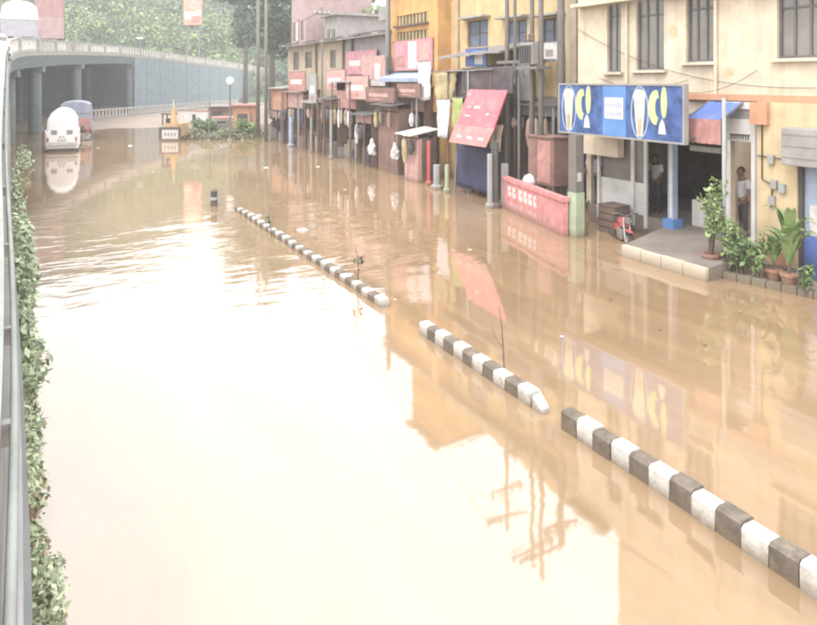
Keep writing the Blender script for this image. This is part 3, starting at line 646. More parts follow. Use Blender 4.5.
# pale post at the awning's end, in front of the bay
p = Vector((14.0, fy(724, 14.0)[0], 0)); po = thing('bay_post', 'thin pale post between awning and white-framed bay', 'post', (p.x, p.y, -.5))
MB().tube([(p.x, p.y, -.5), (p.x, p.y, fz(724, 98, 14.0))], .045, 10).build('tube', 'concrete_lt', po, smooth=True); bx('foot', 'concrete', po, p.x-.12, p.x+.12, p.y-.12, p.y+.12, -.5, .3)

# ---------------------------------------------------------------- painted low wall (pink)
A, B = gp(503, 208), gp(563, 237)
pw = thing('painted_low_wall', 'low rose-pink wall with white painted lettering beside the flood', 'wall', ((A.x+B.x)/2, (A.y+B.y)/2, -.5))
dw = (B-A).normalized(); nw = Vector((-dw.y, dw.x, 0)); nw = nw if nw.x > 0 else -nw
def wslab(t0, t1, z0, z1, o0, o1):
    a, b = A+dw*t0, A+dw*t1; q = [a+nw*o0, b+nw*o0, b+nw*o1, a+nw*o1]
    return MB().hexa([(v.x, v.y, z0) for v in q], [(v.x, v.y, z1) for v in q])
LW = (B-A).length
wslab(0, LW, -.5, 1.0, 0, .16).build('wall_body', 'wallred', pw); wslab(-.03, LW+.03, 1.0, 1.12, -.04, .2).build('coping', 'wallred', pw)
wslab(-.12, 0, -.5, 1.55, -.03, .2).build('end_post', 'concrete_lt', pw)
rr = random.Random(5); t = .45
for wl in ((.30, 1), (.30, 1), (.05, 0), (.34, 1), (.26, 1), (.30, 1), (.22, 1)):
    if wl[1]:
        x0 = t; hh = .34
        wslab(x0, x0+wl[0]*.28, .52, .52+hh, -.008, -.001).build('painted_letter', 'printwhite', pw)
        wslab(x0+wl[0]*.30, x0+wl[0]*.85, .52+hh*.6, .52+hh, -.008, -.001).build('painted_letter', 'printwhite', pw)
        wslab(x0+wl[0]*.30, x0+wl[0]*.95, .50, .52+hh*.45, -.008, -.001).build('painted_letter', 'printwhite', pw)
    t += wl[0]+.09
t = .15
for k in range(9):
    wd = rr.uniform(.12, .34); wslab(t, t+wd, .14+rr.uniform(0, .05), .30+rr.uniform(0, .06), -.008, -.001).build('painted_letter', 'palepink', pw); t += wd+rr.uniform(.08, .2)
wslab(2.1, 2.6, .86, .96, -.008, -.001).build('painted_letter', 'pinkred', pw)

# ---------------------------------------------------------------- yellow and orange buildings
XC = 17.0
cy0, cy1 = fy(577, XC)[0], fy(441, XC)[0]
BC = thing('yellow_building', 'tall yellow building with three square windows behind the utility poles', 'building', (XC, (cy0+cy1)/2, -.5))
cw = [rect(467, 488, 20, 47, XC), rect(506, 527, 20, 45, XC), rect(541, 562, 18, 43, XC)]
cw += [(a, b, c+2.7, d+2.6) for a, b, c, d in cw]
wm = MB(); wall_open(wm, XC, XC+.25, cy0, cy1, -.5, 10.0, cw); wm.build('front_wall', 'yellow', BC)
bx('side_wall', 'yellow', BC, XC+.251, XC+8, cy1-.25, cy1-.002, -.5, 10); bx('side_wall', 'yellow', BC, XC+.251, XC+8, cy0+.002, cy0+.25, -.5, 10)
bx('rear_wall', 'yellow', BC, XC+7.8, XC+8, cy0+.26, cy1-.26, -.5, 9.99)
bx('roof_slab', 'concrete', BC, XC-.4, XC+8.2, cy0-.2, cy1+.2, 10.0, 10.18); bx('roof_parapet', 'yellow', BC, XC-.38, XC-.2, cy0-.2, cy1+.2, 10.18, 10.6)
for r_ in cw: window(BC, XC+.1, *r_, bars=1, fm='brown', pane='glass_blue', cross=1)
for r_ in cw[:3]: bx('window_hood', 'concrete', BC, XC-.45, XC-.003, r_[0]-.2, r_[1]+.2, r_[3]+.06, r_[3]+.14)
MB().tube([(XC-.06, fy(459, XC)[0], 3), (XC-.06, fy(459, XC)[0], 9.9)], .06, 8).build('drain_pipe', 'beige', BC)
bx('projecting_pier', 'beige', BC, XC-.5, XC-.003, fy(576, XC-.5)[0], fy(566, XC-.5)[0], -.5, 9.95)
# orange building
XB = 16.6
oy0, oy1 = fy(444, XB)[0], fy(390, XB)[0]
BB = thing('orange_building', 'orange building with slatted upper windows and pink hoardings left of the yellow one', 'building', (XB, (oy0+oy1)/2, -.5))
ow = [rect(397, 428, 14, 24, XB), rect(397, 428, 31, 40, XB)]
wm = MB(); wall_open(wm, XB, XB+.25, oy0, oy1, -.5, 9.6, ow); wm.build('front_wall', 'orange', BB)
bx('side_wall', 'orange', BB, XB+.251, XB+8, oy1-.25, oy1-.002, -.5, 9.6); bx('side_wall', 'orange', BB, XB+.251, XB+8, oy0+.002, oy0+.25, -.5, 9.6)
yq = fy(414, XB)[0]; bx('tower_wall', 'orange', BB, XB-.1, XB+8, oy0+.02, yq, 9.76, 12.6); bx('tower_roof', 'concrete', BB, XB-.5, XB+8.2, oy0-.1, yq+.15, 12.6, 12.76)
bx('roof_slab', 'concrete', BB, XB-.35, XB+8.1, oy0-.15, oy1+.2, 9.6, 9.75); bx('pier', 'orange', BB, XB-.35, XB-.003, oy0, fy(433, XB-.3)[0], 3, 9.59)
for r_ in ow:
    bx('vent_back', 'brown', BB, XB+.18, XB+.22, *r_)
    for k in range(9):
        y = r_[0]+(r_[1]-r_[0])*(k+.5)/9; bx('vent_slat', 'ochre', BB, XB+.05, XB+.12, y-.09, y+.09, r_[2]+.01, r_[3]-.01)
    bx('vent_ledge', 'brown', BB, XB-.2, XB-.003, r_[0]-.1, r_[1]+.1, r_[2]-.1, r_[2]-.004)
def board(name, label, cat, m, u0, u1, v0, v1, X, th=.06, frame_m=None, tilt=0, extra=None, bevel=0):
    y0, y1, z0, z1 = rect(u0, u1, v0, v1, X)
    t = thing(name, label, cat, (X, (y0+y1)/2, z0))
    MB().hexa([(X, y0, z0), (X+th, y0, z0), (X+th, y1, z0), (X, y1, z0)], [(X+tilt, y0, z1), (X+th+tilt, y0, z1), (X+th+tilt, y1, z1), (X+tilt, y1, z1)]).build('panel', m, t)
    if frame_m:
        f = MB()
        for yy in (y0-.03, y1): f.hexa([(X-.01, yy, z0-.03), (X+th+.01, yy, z0-.03), (X+th+.01, yy+.03, z0-.03), (X-.01, yy+.03, z0-.03)], [(X-.01+tilt, yy, z1+.03), (X+th+.01+tilt, yy, z1+.03), (X+th+.01+tilt, yy+.03, z1+.03), (X-.01+tilt, yy+.03, z1+.03)])
        f.box(X-.01, X+th+.01, y0, y1, z0-.03, z0-.001).box(X-.01+tilt, X+th+.01+tilt, y0, y1, z1+.001, z1+.03).build('frame', frame_m, t)
    if extra:
        for e in extra:      # (material, a0, a1, b0, b1) fractions across and up
            mm, a0, a1, b0, b1 = e
            ya, yb = y1-(y1-y0)*a0, y1-(y1-y0)*a1; za, zb_ = z0+(z1-z0)*b0, z0+(z1-z0)*b1
            xa, xb = X+tilt*b0, X+tilt*b1
            MB().hexa([(xa-.012, yb, za), (xa-.002, yb, za), (xa-.002, ya, za), (xa-.012, ya, za)], [(xb-.012, yb, zb_), (xb-.002, yb, zb_), (xb-.002, ya, zb_), (xb-.012, ya, zb_)]).build('print_patch', mm, t)
    return t
board('hoarding', 'pink hoarding with white panel on the orange building', 'hoarding', 'pink', 394, 432, 40, 70, XB-.45, frame_m='rose', extra=[('printwhite', .40, .62, .05, .95), ('rose', .06, .3, .1, .5), ('palepink', .7, .95, .3, .9)])
XA = 16.5
board('hoarding', 'pink hoarding with pale print on the beige shop building', 'hoarding', 'pink', 346, 376, 51, 74, XA-.2, frame_m='palepink', extra=[('printwhite', .12, .5, .35, .6), ('palepink', .55, .9, .15, .8)])
board('hoarding', 'pale tapered pink and white hoarding above the blue awning edge', 'hoarding', 'palepink', 362, 388, 56, 86, XA-.45, extra=[('printwhite', .1, .9, 0, .18), ('printwhite', .5, .72, .2, .75)])

# beige building with the long dark roof edge
ay0, ay1 = fy(389.5, XA)[0], fy(288, XA)[0]
BA = thing('beige_building', 'low beige shop building under a long dark sheet roof', 'building', (XA, (ay0+ay1)/2, -.5))
aw_ = [rect(293, 299, 52, 70, XA), rect(305, 312, 52, 68, XA), rect(330, 336, 50, 68, XA)]
wm = MB(); wall_open(wm, XA, XA+.2, fy(342, XA)[0], ay1, -.5, 7.0, aw_); wm.build('front_wall', 'beige', BA)
bx('front_wall', 'greywall', BA, XA+.003, XA+.2, ay0, fy(342, XA)[0]-.002, -.5, 7.0)
bx('end_wall', 'beige', BA, XA+.201, XA+7, ay1-.2, ay1-.002, -.5, 7.0); bx('end_wall', 'beige', BA, XA+.201, XA+7, ay0+.002, ay0+.2, -.5, 7.0)
for r_ in aw_: window(BA, XA+.08, *r_, bars=0, cross=1, fm='brown', sill=False)
ns = 22
for k in range(ns):                 # corrugated roof laid in sheets
    y0 = ay0-.1+(ay1-ay0+.3)*k/ns; y1 = ay0-.1+(ay1-ay0+.3)*(k+1)/ns-.02; dz = .02*(k % 2)+random.uniform(0, .03); xe = XA-.75+random.uniform(-.08, .05)
    MB().hexa([(xe, y0, 6.94+dz), (XA+7.2, y0, 8.3+dz), (XA+7.2, y1, 8.3+dz), (xe, y1, 6.94+dz)], [(xe, y0, 7.05+dz), (XA+7.2, y0, 8.36+dz), (XA+7.2, y1, 8.36+dz), (xe, y1, 7.05+dz)]).build('roof_sheet', 'tin_dark' if k % 5 else 'tin', BA)
for u in (316, 343, 352): y = fy(u, XA-.1)[0]; MB().tube([(XA-.1, y, -.5), (XA-.1, y, 6.95)], .07, 8).build('wall_post', 'brown', BA)
bx('upper_roof', 'tin', BA, XA+3, XA+7, ay0+1.0, ay0+7.5, 8.36, 9.2)
# dark shaft of a pole between beige and orange buildings
p = Vector((16.0, fy(388, 16.0)[0], 0)); t = thing('service_pole', 'dark pole between the beige and the orange buildings', 'pole', (p.x, p.y, -.5))
MB().tube([(p.x, p.y, -.5), (p.x, p.y, 10.5)], [.17, .12], 10).build('shaft', 'steel', t, smooth=True); bx('switch_box', 'tin_dark', t, p.x-.22, p.x+.02, p.y-.4, p.y-.12, 5.0, 5.7)
# houses behind
def house(name, label, u0, u1, vtop, s, m, depth=7, wv=None, roof='tin'):
    a, b = gs(u0, s), gs(u1, s); z1 = CAM_H-(vtop-HOR)/FPX*s
    d = (b-a); wd = d.length; x0, x1 = min(a.x, b.x), max(a.x, b.x)
    x0 = (a.x+b.x)/2; y0, y1 = min(a.y, b.y)-.1, max(a.y, b.y)+wd*.6
    t = thing(name, label, 'house', (x0, (y0+y1)/2, -.5))
    bx('walls', m, t, x0, x0+depth, y0, y1, -.5, z1)
    bx('roof', roof, t, x0-.5, x0+depth+.5, y0-.5, y1+.5, z1+.003, z1+.25)
    if wv:
        for (f0, f1, h0, h1, pm) in wv:
            w_ = bx('window', 'brown', t, x0-.05, x0-.003, y0+(y1-y0)*f0, y0+(y1-y0)*f1, z1-h1, z1-h0); bx('pane', pm, w_, x0-.07, x0-.052, y0+(y1-y0)*f0+.12, y0+(y1-y0)*f1-.12, z1-h1+.12, z1-h0-.12)
    return t
house('pink_house', 'faded pink house with a white window above the beige roof', 283, 321, -14, 66, 'pinkwall', wv=[(.15, .32, 3.4, 5.2, 'glass'), (.45, .62, 3.2, 5.4, 'printwhite'), (.75, .9, 3.4, 5.2, 'glass')])
house('grey_house', 'small grey house block behind the beige roof, right of the pink house', 319, 350, 16, 62, 'greywall', wv=[(.2, .45, 1.2, 2.6, 'glass'), (.6, .8, 1.2, 2.6, 'glass')])

# ---------------------------------------------------------------- utility poles and wires
def upole(u, s_v, h, label, arms=(), r=(.15, .10), X=None):
    p = Vector((X, fy(u, X)[0], 0)); t = thing('utility_pole', label, 'pole', (p.x, p.y, -.5), group='utility poles along the shops')
    MB().tube([(p.x, p.y, -.5), (p.x, p.y, h)], [r[0]*.68, r[1]*.68], 10).build('shaft', 'pole', t, smooth=True)
    for z, L in arms:
        ar = bx('crossarm', 'steel', t, p.x-L/2, p.x+L/2, p.y-.05, p.y+.05, z, z+.1)
        for k in (-.45, -.15, .2, .45): MB().lathe((p.x+L*k, p.y, z+.1), [(.03, 0), (.055, .04), (.03, .08), (.055, .12), (.025, .17)], 8).build('insulator', 'white', ar)
    return p, h
P1 = upole(507, 0, 12.2, 'left utility pole of the cluster by the yellow building, with two crossarms', [(11.6, 1.8), (10.6, 1.4)], X=15.2)
P2 = upole(515, 0, 9.8, 'shorter utility pole just right of the left crossarm pole', [(9.4, 1.0)], (.11, .08), X=15.6)
P3 = upole(532, 0, 12.0, 'middle utility pole holding the transformer frame', [(11.4, 1.8)], (.14, .10), X=14.8)
P4 = upole(541, 0, 12.0, 'right utility pole holding the transformer frame', [(11.2, 1.8)], (.16, .11), X=14.7)
P5 = upole(561, 0, 11.0, 'rightmost thick utility pole next to the cream building', [(10.4, 1.4)], (.22, .17), X=15.3)
P6 = upole(258, 0, 12.5, 'distant thick utility pole before the dark tree', [(11.8, 1.8)], (.24, .17), X=15.0)
P7 = upole(266, 0, 11.5, 'distant thinner utility pole leaning by the red stalls', [(10.9, 1.4)], (.2, .14), X=14.6)
P8 = upole(322, 0, 9.0, 'slim service pole in front of the beige building', [(8.5, 1.0)], (.09, .06), X=15.3)
tr = thing('transformer', 'grey pole-mounted transformer between the two middle utility poles', 'transformer', (14.75, (P3[0].y+P4[0].y)/2, 5.2))
ym = (P3[0].y+P4[0].y)/2
bx('tank', 'tin', tr, 14.3, 14.6, ym-.32, ym+.32, 5.0, 5.75, bevel=.05); bx('support_beam', 'steel', tr, 14.3, 14.95, ym-.55, ym+.55, 4.85, 4.95)
for k in (-.2, 0, .2): MB().lathe((14.45, ym+k, 5.75), [(.04, 0), (.06, .08), (.03, .16), (.05, .24), (.02, .3)], 8).build('bushing', 'brown', tr)
for k in range(5): bx('cooling_fin', 'tin_dark', tr, 14.22, 14.298, ym-.28+k*.13, ym-.25+k*.13, 5.05, 5.65)
br = thing('service_crossbeam', 'steel crossbeam with hanging hooks across the pole cluster', 'crossbeam', (14.9, ym, 5.0))
bx('beam', 'steel', br, 14.95, 15.05, P5[0].y, P1[0].y+.3, 5.1, 5.2)
for k in range(5): y = P5[0].y+.5+k*.55; MB().tube([(15.0, y, 5.1), (14.95, y, 4.8), (15.05, y+.05, 4.55), (15.0, y, 4.35)], .025, 6).build('hook', 'steel', br)
def wire(a, b, sag, label, r=.014):
    a = Vector(a); b = Vector(b); pts = [a.lerp(b, i/16)-Vector((0, 0, sag*4*(i/16)*(1-i/16))) for i in range(17)]
    o = MB().tube(pts, r, 5).build('overhead_wire', 'wire'); tag(o, label, 'wire', 'overhead wires')
for k, dx in enumerate((-.8, -.27, .36, .8)):
    wire((15.2+dx, P1[0].y, 11.8), (15.3+dx, P8[0].y, 9.4+.1*k), .8, 'overhead wire running from the pole cluster to the slim pole, %s strand' % ('outermost', 'second', 'third', 'innermost')[k])
wire((15.3, P8[0].y, 8.9), (14.8, P7[0].y, 9.2), .7, 'overhead wire between the slim pole and the distant poles')
wire((14.9, P4[0].y, 10.0), (15.1, 8.0, 8.6), .5, 'overhead service wire leading to the cream building')

# ---------------------------------------------------------------- stalls and clutter along the shops
def stall(label, u0, u1, X, zt, wall_m, roof_m, face_m, face_h=.5, posts=2, depth=1.6, open_=True, counter=None, planks=0):
    y0, y1 = fy(u1, X)[0], fy(u0, X)[0]
    t = thing('market_stall', label, 'stall', (X, (y0+y1)/2, -.5), group='stalls along the flooded street')
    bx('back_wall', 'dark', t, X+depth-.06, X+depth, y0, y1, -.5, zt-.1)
    for yy in (y0, y1-.05):
        for k in range(5):
            xa = X+.03+(depth-.1)*k/5; bx('side_plank', random.choice((wall_m, 'brown', 'darkgrey', 'brown')), t, xa, xa+(depth-.1)/5-.012, yy+random.uniform(-.01, .01), yy+.05, -.5, zt-.1-random.uniform(0, .12))
    for k in range(int((y1-y0)/.42)):          # goods hung under the roof edge
        yy = y0+.25+k*.42+random.uniform(-.08, .08); L = random.uniform(.35, 1.1); ww = random.uniform(.08, .17); zz = zt-face_h-.05; xx = X-.22+random.uniform(-.1, .1)
        MB().tube([(xx, yy, zz+face_h*.5), (xx, yy, zz), (xx, yy, zz-L*.15), (xx+.02, yy+.02, zz-L*.6), (xx, yy, zz-L)], [.012, .012, ww*.7, ww, ww*.45], 7).build('hanging_goods', random.choice(('brown', 'palepink', 'cloth', 'beige', 'darkgrey', 'rust', 'tin', 'navycloth', 'ochre')), t)
    if open_:
        for k in range(int((y1-y0)/.5)):
            yy = y0+.2+k*.5; hh_ = random.uniform(.5, 1.25); xx = X+random.uniform(-.15, .35); bx('goods_box', random.choice(('brown', 'rust', 'beige', 'tin', 'darkgrey', 'greywall', 'soot')), t, xx, xx+.4, yy, yy+random.uniform(.25, .42), -.5, hh_)
    if not open_:
        n = max(3, int((y1-y0)/.3))
        for k in range(n): ya = y0+.055+(y1-y0-.11)*k/n; bx('front_plank', wall_m, t, X+random.uniform(-.008, .012), X+.04, ya+.006, ya+(y1-y0-.11)/n-.006, -.5, zt-face_h-.06)
    bx('fascia_board', face_m, t, X-.05, X-.005, y0-.04, y1+.04, zt-face_h, zt-.02)
    n = max(2, int((y1-y0)/.8))
    for k in range(n):
        ya = y0-.1+(y1-y0+.2)*k/n; yb = y0-.1+(y1-y0+.2)*(k+1)/n; dz = random.uniform(0, .04)
        MB().hexa([(X-.45, ya, zt-.06+dz), (X+depth+.1, ya, zt+.2+dz), (X+depth+.1, yb-.015, zt+.2+dz), (X-.45, yb-.015, zt-.06+dz)], [(X-.45, ya, zt-.03+dz), (X+depth+.1, ya, zt+.23+dz), (X+depth+.1, yb-.015, zt+.23+dz), (X-.45, yb-.015, zt-.03+dz)]).build('roof_sheet', roof_m, t)
    for k in range(posts):
        y = y0+.05+(y1-y0-.1)*k/max(posts-1, 1); lean = random.uniform(-.06, .06)
        MB().tube([(X-.38, y, -.5), (X-.38+lean, y+lean, zt-.05)], .045, 7).build('post', random.choice(['pole', 'brown', 'concrete_lt']), t)
    if counter: bx('counter', counter, t, X+.05, X+.55, y0+.1, y1-.1, -.5, .75)
    return t
stall('orange-red boxy stall at the far left end of the row', 272, 287, 15.2, 3.9, 'rose', 'tin', 'orange_band', 1.6, 2)
stall('open stall with pink fascia below the beige wall', 288, 303, 15.3, 3.7, 'rust', 'tin', 'palepink', 1.1, 2, counter='brown')
stall('narrow dark stall with tin flap roof left of the slim pole', 304, 318, 15.1, 3.1, 'brown', 'tin', 'brown', .35, 3)
stall('dark open stall with leaning white posts right of the slim pole', 323, 337, 15.0, 3.4, 'brown', 'tin_dark', 'rust', .5, 3, counter='brown')
stall('rose-fronted stall with deep red-brown fascia in mid row', 338, 356, 15.2, 4.4, 'rust', 'tin', 'rose', 1.5, 2)
stall('low dark stall with pale arched board left of the plank kiosk', 357, 371, 14.9, 2.7, 'brown', 'tin_dark', 'palepink', .45, 2)
stall('closed red-brown plank kiosk below the blue awning', 378, 398, 14.9, 3.3, 'rust', 'tin_dark', 'brown', .3, 0, open_=False)
stall('pale plank ticket kiosk with white flap roof', 404, 418, 14.5, 2.1, 'palepink', 'printwhite', 'palepink', .15, 0, depth=1.0, open_=False)
stall('wide dark shop stall under the long tin roof of the yellow building', 455, 500, 15.3, 4.9, 'brown', 'tin', 'soot', 1.2, 3, depth=1.7, counter='navycloth')
stall('dark shop stall behind the red-brown tank', 517, 563, 15.9, 3.6, 'brown', 'tin_dark', 'tin', .4, 3, depth=1.0, counter='brown')
for args in (('signboard', 'rose-red signboard over the far left stalls', 'signboard', 'rose', 289, 305, 72, 91, 15.15, .05, 'rust'), ('signboard', 'pale signboard with white stripe right of the slim pole', 'signboard', 'palepink', 326, 345, 70, 90, 15.15, .05, 'rust'),
             ('signboard', 'dusty rose signboard below the pale pink hoardings', 'signboard', 'palepink', 346, 368, 76, 99, 14.9, .05, 'rust'), ('signboard', 'long red-brown signboard left of the blue awning', 'signboard', 'rust', 366, 394, 88, 102, 14.85, .05, 'brown'),
             ('signboard', 'grey-white narrow signboard beside the slim pole', 'signboard', 'concrete_lt', 309, 316, 74, 104, 15.0, .05, 'tin'), ('signboard', 'rust signboard over the goods racks under the blue awning', 'signboard', 'rust', 397, 420, 84, 97, 15.1, .05, 'brown')):
    board(*args[:9], th=args[9], frame_m=args[10], extra=[('printwhite' if args[3] != 'rust' else 'palepink', .12, .8, .35, .6), ('rose', .2, .6, .1, .25)])
# blue awning on the orange building
y0, y1 = fy(424, 15.8)[0], fy(384, 15.8)[0]; z0 = fz(404, 82, 15.7)
ba = thing('blue_awning', 'pale blue sheet awning below the pink hoarding on the orange building', 'awning', (15.9, (y0+y1)/2, z0))
for k in range(6):
    ya, yb = y0+(y1-y0)*k/6+.01, y0+(y1-y0)*(k+1)/6-.01
    MB().hexa([(15.5, ya, z0), (16.6, ya, z0+.55), (16.6, yb, z0+.55), (15.5, yb, z0)], [(15.5, ya, z0+.18), (16.6, ya, z0+.6), (16.6, yb, z0+.6), (15.5, yb, z0+.18)]).build('awning_sheet', 'paleblue', ba)
stall('shuttered row of rust-red goods racks under the blue awning', 399, 424, 15.75, 4.0, 'rust', 'tin_dark', 'rust', 1.0, 2, depth=.8)
def cloth(label, u0, u1, v0, v1, X, m, name='hanging_cloth', cat='cloth', taper=.8, seed=0):
    y0, y1, z0, z1 = rect(u0, u1, v0, v1, X); rg = random.Random(seed); n, k_ = 8, 8; vs = []
    for j in range(k_+1):
        f = j/k_; half = (y1-y0)/2*(1-(1-taper)*f)
        for i in range(n+1):
            g_ = i/n*2-1; vs.append((X+.07*math.sin(i*1.9+seed)*(.3+f)+.04*rg.uniform(-1, 1), (y0+y1)/2+g_*half*(1+.06*rg.uniform(-1, 1)), z1-(z1-z0)*f+(.05*rg.uniform(-1, 1) if j == k_ else 0)))
    mb = MB().add(vs, [(j*(n+1)+i, j*(n+1)+i+1, (j+1)*(n+1)+i+1, (j+1)*(n+1)+i) for j in range(k_) for i in range(n)])
    t = thing(name, label, cat, (X, (y0+y1)/2, z0)); o = mb.build('fabric', m, t, smooth=True)
    md = o.modifiers.new('thick', 'SOLIDIFY'); md.thickness = .015
    MB().tube([(X, y0-.05, z1+.02), (X, y1+.05, z1+.02)], .018, 6).build('hanging_rod', 'steel', t)
cloth('pale blue-white sheet hanging right of the blue awning', 418, 430, 62, 100, 15.3, 'cloth', seed=1)
cloth('ochre cloth hanging from the corner of the orange building', 434, 456, 72, 102, 15.0, 'ochre', taper=.6, seed=2)
cloth('white and pink bundle hanging below the ochre cloth', 437, 450, 100, 138, 14.8, 'cloth', taper=.7, seed=3)
cloth('lime green cloth hanging left of the tilted red signboard', 452, 463, 98, 130, 14.75, 'limecloth', seed=4)
cloth('dark navy tarpaulin hanging below the tilted red signboard', 456, 492, 146, 190, 14.75, 'navycloth', taper=1.0, seed=5)
cloth('beige sack cloth hanging right of the tilted red signboard', 487, 503, 125, 150, 14.6, 'beige', taper=.7, seed=6)
cloth('blue cloth hanging in the doorway left of the white half wall', 581, 592, 150, 200, 16.6, 'navycloth', taper=.95, seed=7)
board('dark_signboard', 'dark maroon signboard above the tilted red signboard', 'signboard', 'soot', 463, 511, 68, 92, 14.95, frame_m='steel')
board('blue_signboard', 'small blue and white signboard under the yellow building windows', 'signboard', 'awnblue', 466, 486, 49, 66, 15.4, frame_m='steel', extra=[('printwhite', .45, .85, .1, .7)])
board('white_signboard', 'white signboard under the right window of the yellow building', 'signboard', 'printwhite', 534, 558, 43, 60, 16.3, frame_m='tin', extra=[('tin', .5, .8, .2, .6)])
board('grey_shop_panel', 'grey tin panel right of the dark maroon signboard', 'panel', 'tin', 512, 531, 62, 100, 15.7, frame_m='steel')
# big tilted red signboard
y0, y1 = fy(497, 14.3)[0], fy(458, 14.3)[0]
ts = thing('tilted_signboard', 'bright red and pink signboard tilted over the shop front', 'signboard', (14.3, (y0+y1)/2, 1.5))
zA, zB = fz(478, 90, 14.3), fz(478, 145, 14.3)
zM = fz(478, 126, 14.3); lean = .45
MB().hexa([(14.25, y0+.12, zM), (14.31, y0+.12, zM), (14.31, y1+.06, zM), (14.25, y1+.06, zM)], [(14.25+lean, y0-.06, zA), (14.31+lean, y0-.06, zA), (14.31+lean, y1-.18, zA), (14.25+lean, y1-.18, zA)]).build('upper_panel', 'pinkred', ts)
MB().hexa([(14.0, y0+.3, zB), (14.06, y0+.3, zB), (14.06, y1+.2, zB), (14.0, y1+.2, zB)], [(14.25, y0+.1, zM-.01), (14.31, y0+.1, zM-.01), (14.31, y1+.1, zM-.01), (14.25, y1+.1, zM-.01)]).build('lower_panel', 'wallred', ts)
rr = random.Random(11)
for k in range(8):
    f = .18+.66*rr.random(); gy = y0+.15+(y1-y0-.5)*rr.random(); L = rr.uniform(.15, .4); xx = 14.25+lean*f-.012; zz = zM+(zA-zM)*f; hh = rr.uniform(.05, .12)
    MB().hexa([(xx, gy, zz), (xx+.008, gy, zz), (xx+.008, gy+L, zz), (xx, gy+L, zz)], [(xx+lean*hh/(zA-zM), gy, zz+hh), (xx+.008+lean*hh/(zA-zM), gy, zz+hh), (xx+.008+lean*hh/(zA-zM), gy+L, zz+hh), (xx+lean*hh/(zA-zM), gy+L, zz+hh)]).build('print_stroke', 'palepink' if k % 3 else 'printwhite', ts)
for k in range(3):
    gy = y0+.5+k*(y1-y0-.4)/3; xx, zz = 14.06, zB+.2; bx('print_stroke', 'printwhite', ts, xx-.005+.0, xx+.02, gy, gy+.35, zz, zz+.12)
for yy in (y0+.25, y1): MB().tube([(14.1, yy, -.5), (14.32, yy, zM)], .035, 6).build('support_leg', 'steel', ts)
# long tin roof above it
tinroof = thing('lean_to_roof', 'long grey tin lean-to roof under the yellow building windows', 'roof', (16, 24, 5.2))
y0, y1 = fy(512, 15.6)[0], fy(449, 15.6)[0]
for k in range(9):
    ya, yb = y0+(y1-y0)*k/9+.008, y0+(y1-y0)*(k+1)/9-.008; dz = .03*(k % 2)-.05*k*.3
    MB().hexa([(15.0, ya, 5.50+dz), (16.96, ya, 5.95+dz), (16.96, yb, 5.95+dz), (15.0, yb, 5.50+dz)], [(15.0, ya, 5.58+dz), (16.96, ya, 6.0+dz), (16.96, yb, 6.0+dz), (15.0, yb, 5.58+dz)]).build('tin_sheet', 'tin', tinroof)
# posts standing in the water along the shop fronts
def post(u, X, zt, m, label, r=.07):
    y = fy(u, X)[0]; t = thing('shop_post', label, 'post', (X, y, -.5), group='posts in front of the shops')
    MB().tube([(X, y, -.5), (X, y, zt)], r, 8).build('shaft', m, t); MB().lathe((X, y, -.5), [(r*1.8, 0), (r*1.8, .62), (r*1.1, .7)], 8).build('footing', m, t); return t
post(429, 14.6, 1.9, 'red', 'bright red post right of the pale plank kiosk', .09)
post(437, 14.4, 1.0, 'concrete_lt', 'short pale post right of the bright red post', .16)
post(447, 14.35, 1.1, 'greenpaint', 'short greenish post near the white hanging bundle', .09)
post(490, 13.9, 1.9, 'concrete_lt', 'white post under the right end of the tilted signboard', .10)
post(496, 14.1, 2.3, 'darkgrey', 'dark post right of the white post by the tilted signboard', .10)
post(519, 14.9, 4.6, 'pole', 'slim grey post behind the pink painted wall', .05)
post(311, 14.7, 2.2, 'concrete_lt', 'thin white post among the dark stalls', .06)
post(331, 14.6, 2.8, 'concrete_lt', 'pale leaning post beside the wooden stalls', .08)
post(291, 14.9, 2.0, 'paleblue', 'pale blue post at the far stalls', .16)
# red-brown tank on legs
y = fy(548, 14.9)[0]; tk = thing('rust_tank', 'red-brown metal cabinet standing on legs behind the pink wall', 'cabinet', (14.9, y, -.5))
zt, z0 = fz(548, 137, 14.9), fz(548, 184, 14.9)
bx('body', 'rust', tk, 14.55, 15.25, fy(562, 14.9)[0], fy(536, 14.9)[0], z0, zt, bevel=.04); bx('lid', 'rust', tk, 14.5, 15.3, fy(562, 14.9)[0]-.05, fy(536, 14.9)[0]+.05, zt+.003, zt+.06)
for yy in (fy(561, 14.9)[0]+.04, fy(538, 14.9)[0]-.04):
    for xx in (14.62, 15.18): bx('leg', 'steel', tk, xx-.03, xx+.03, yy-.03, yy+.03, -.5, z0-.003)
bx('door', 'rose', tk, 14.53, 14.547, fy(560, 14.9)[0]+.05, fy(545, 14.9)[0]-.05, z0+.1, zt-.1)
# white tub on the pink wall's rear
p = Vector((14.55, fy(530, 14.55)[0], 0)); tb = thing('white_bundle', 'white cloth-wrapped bundle on a stand behind the pink painted wall', 'bundle', (p.x, p.y, -.5))
MB().lathe((p.x, p.y, .9), [(.12, 0), (.24, .08), (.26, .22), (.18, .36), (.05, .42)], 14).build('wrap', 'cloth', tb, smooth=True); MB().lathe((p.x, p.y, -.5), [(.18, 0), (.1, .1), (.1, 1.3), (.22, 1.4)], 10).build('stand', 'brown', tb)
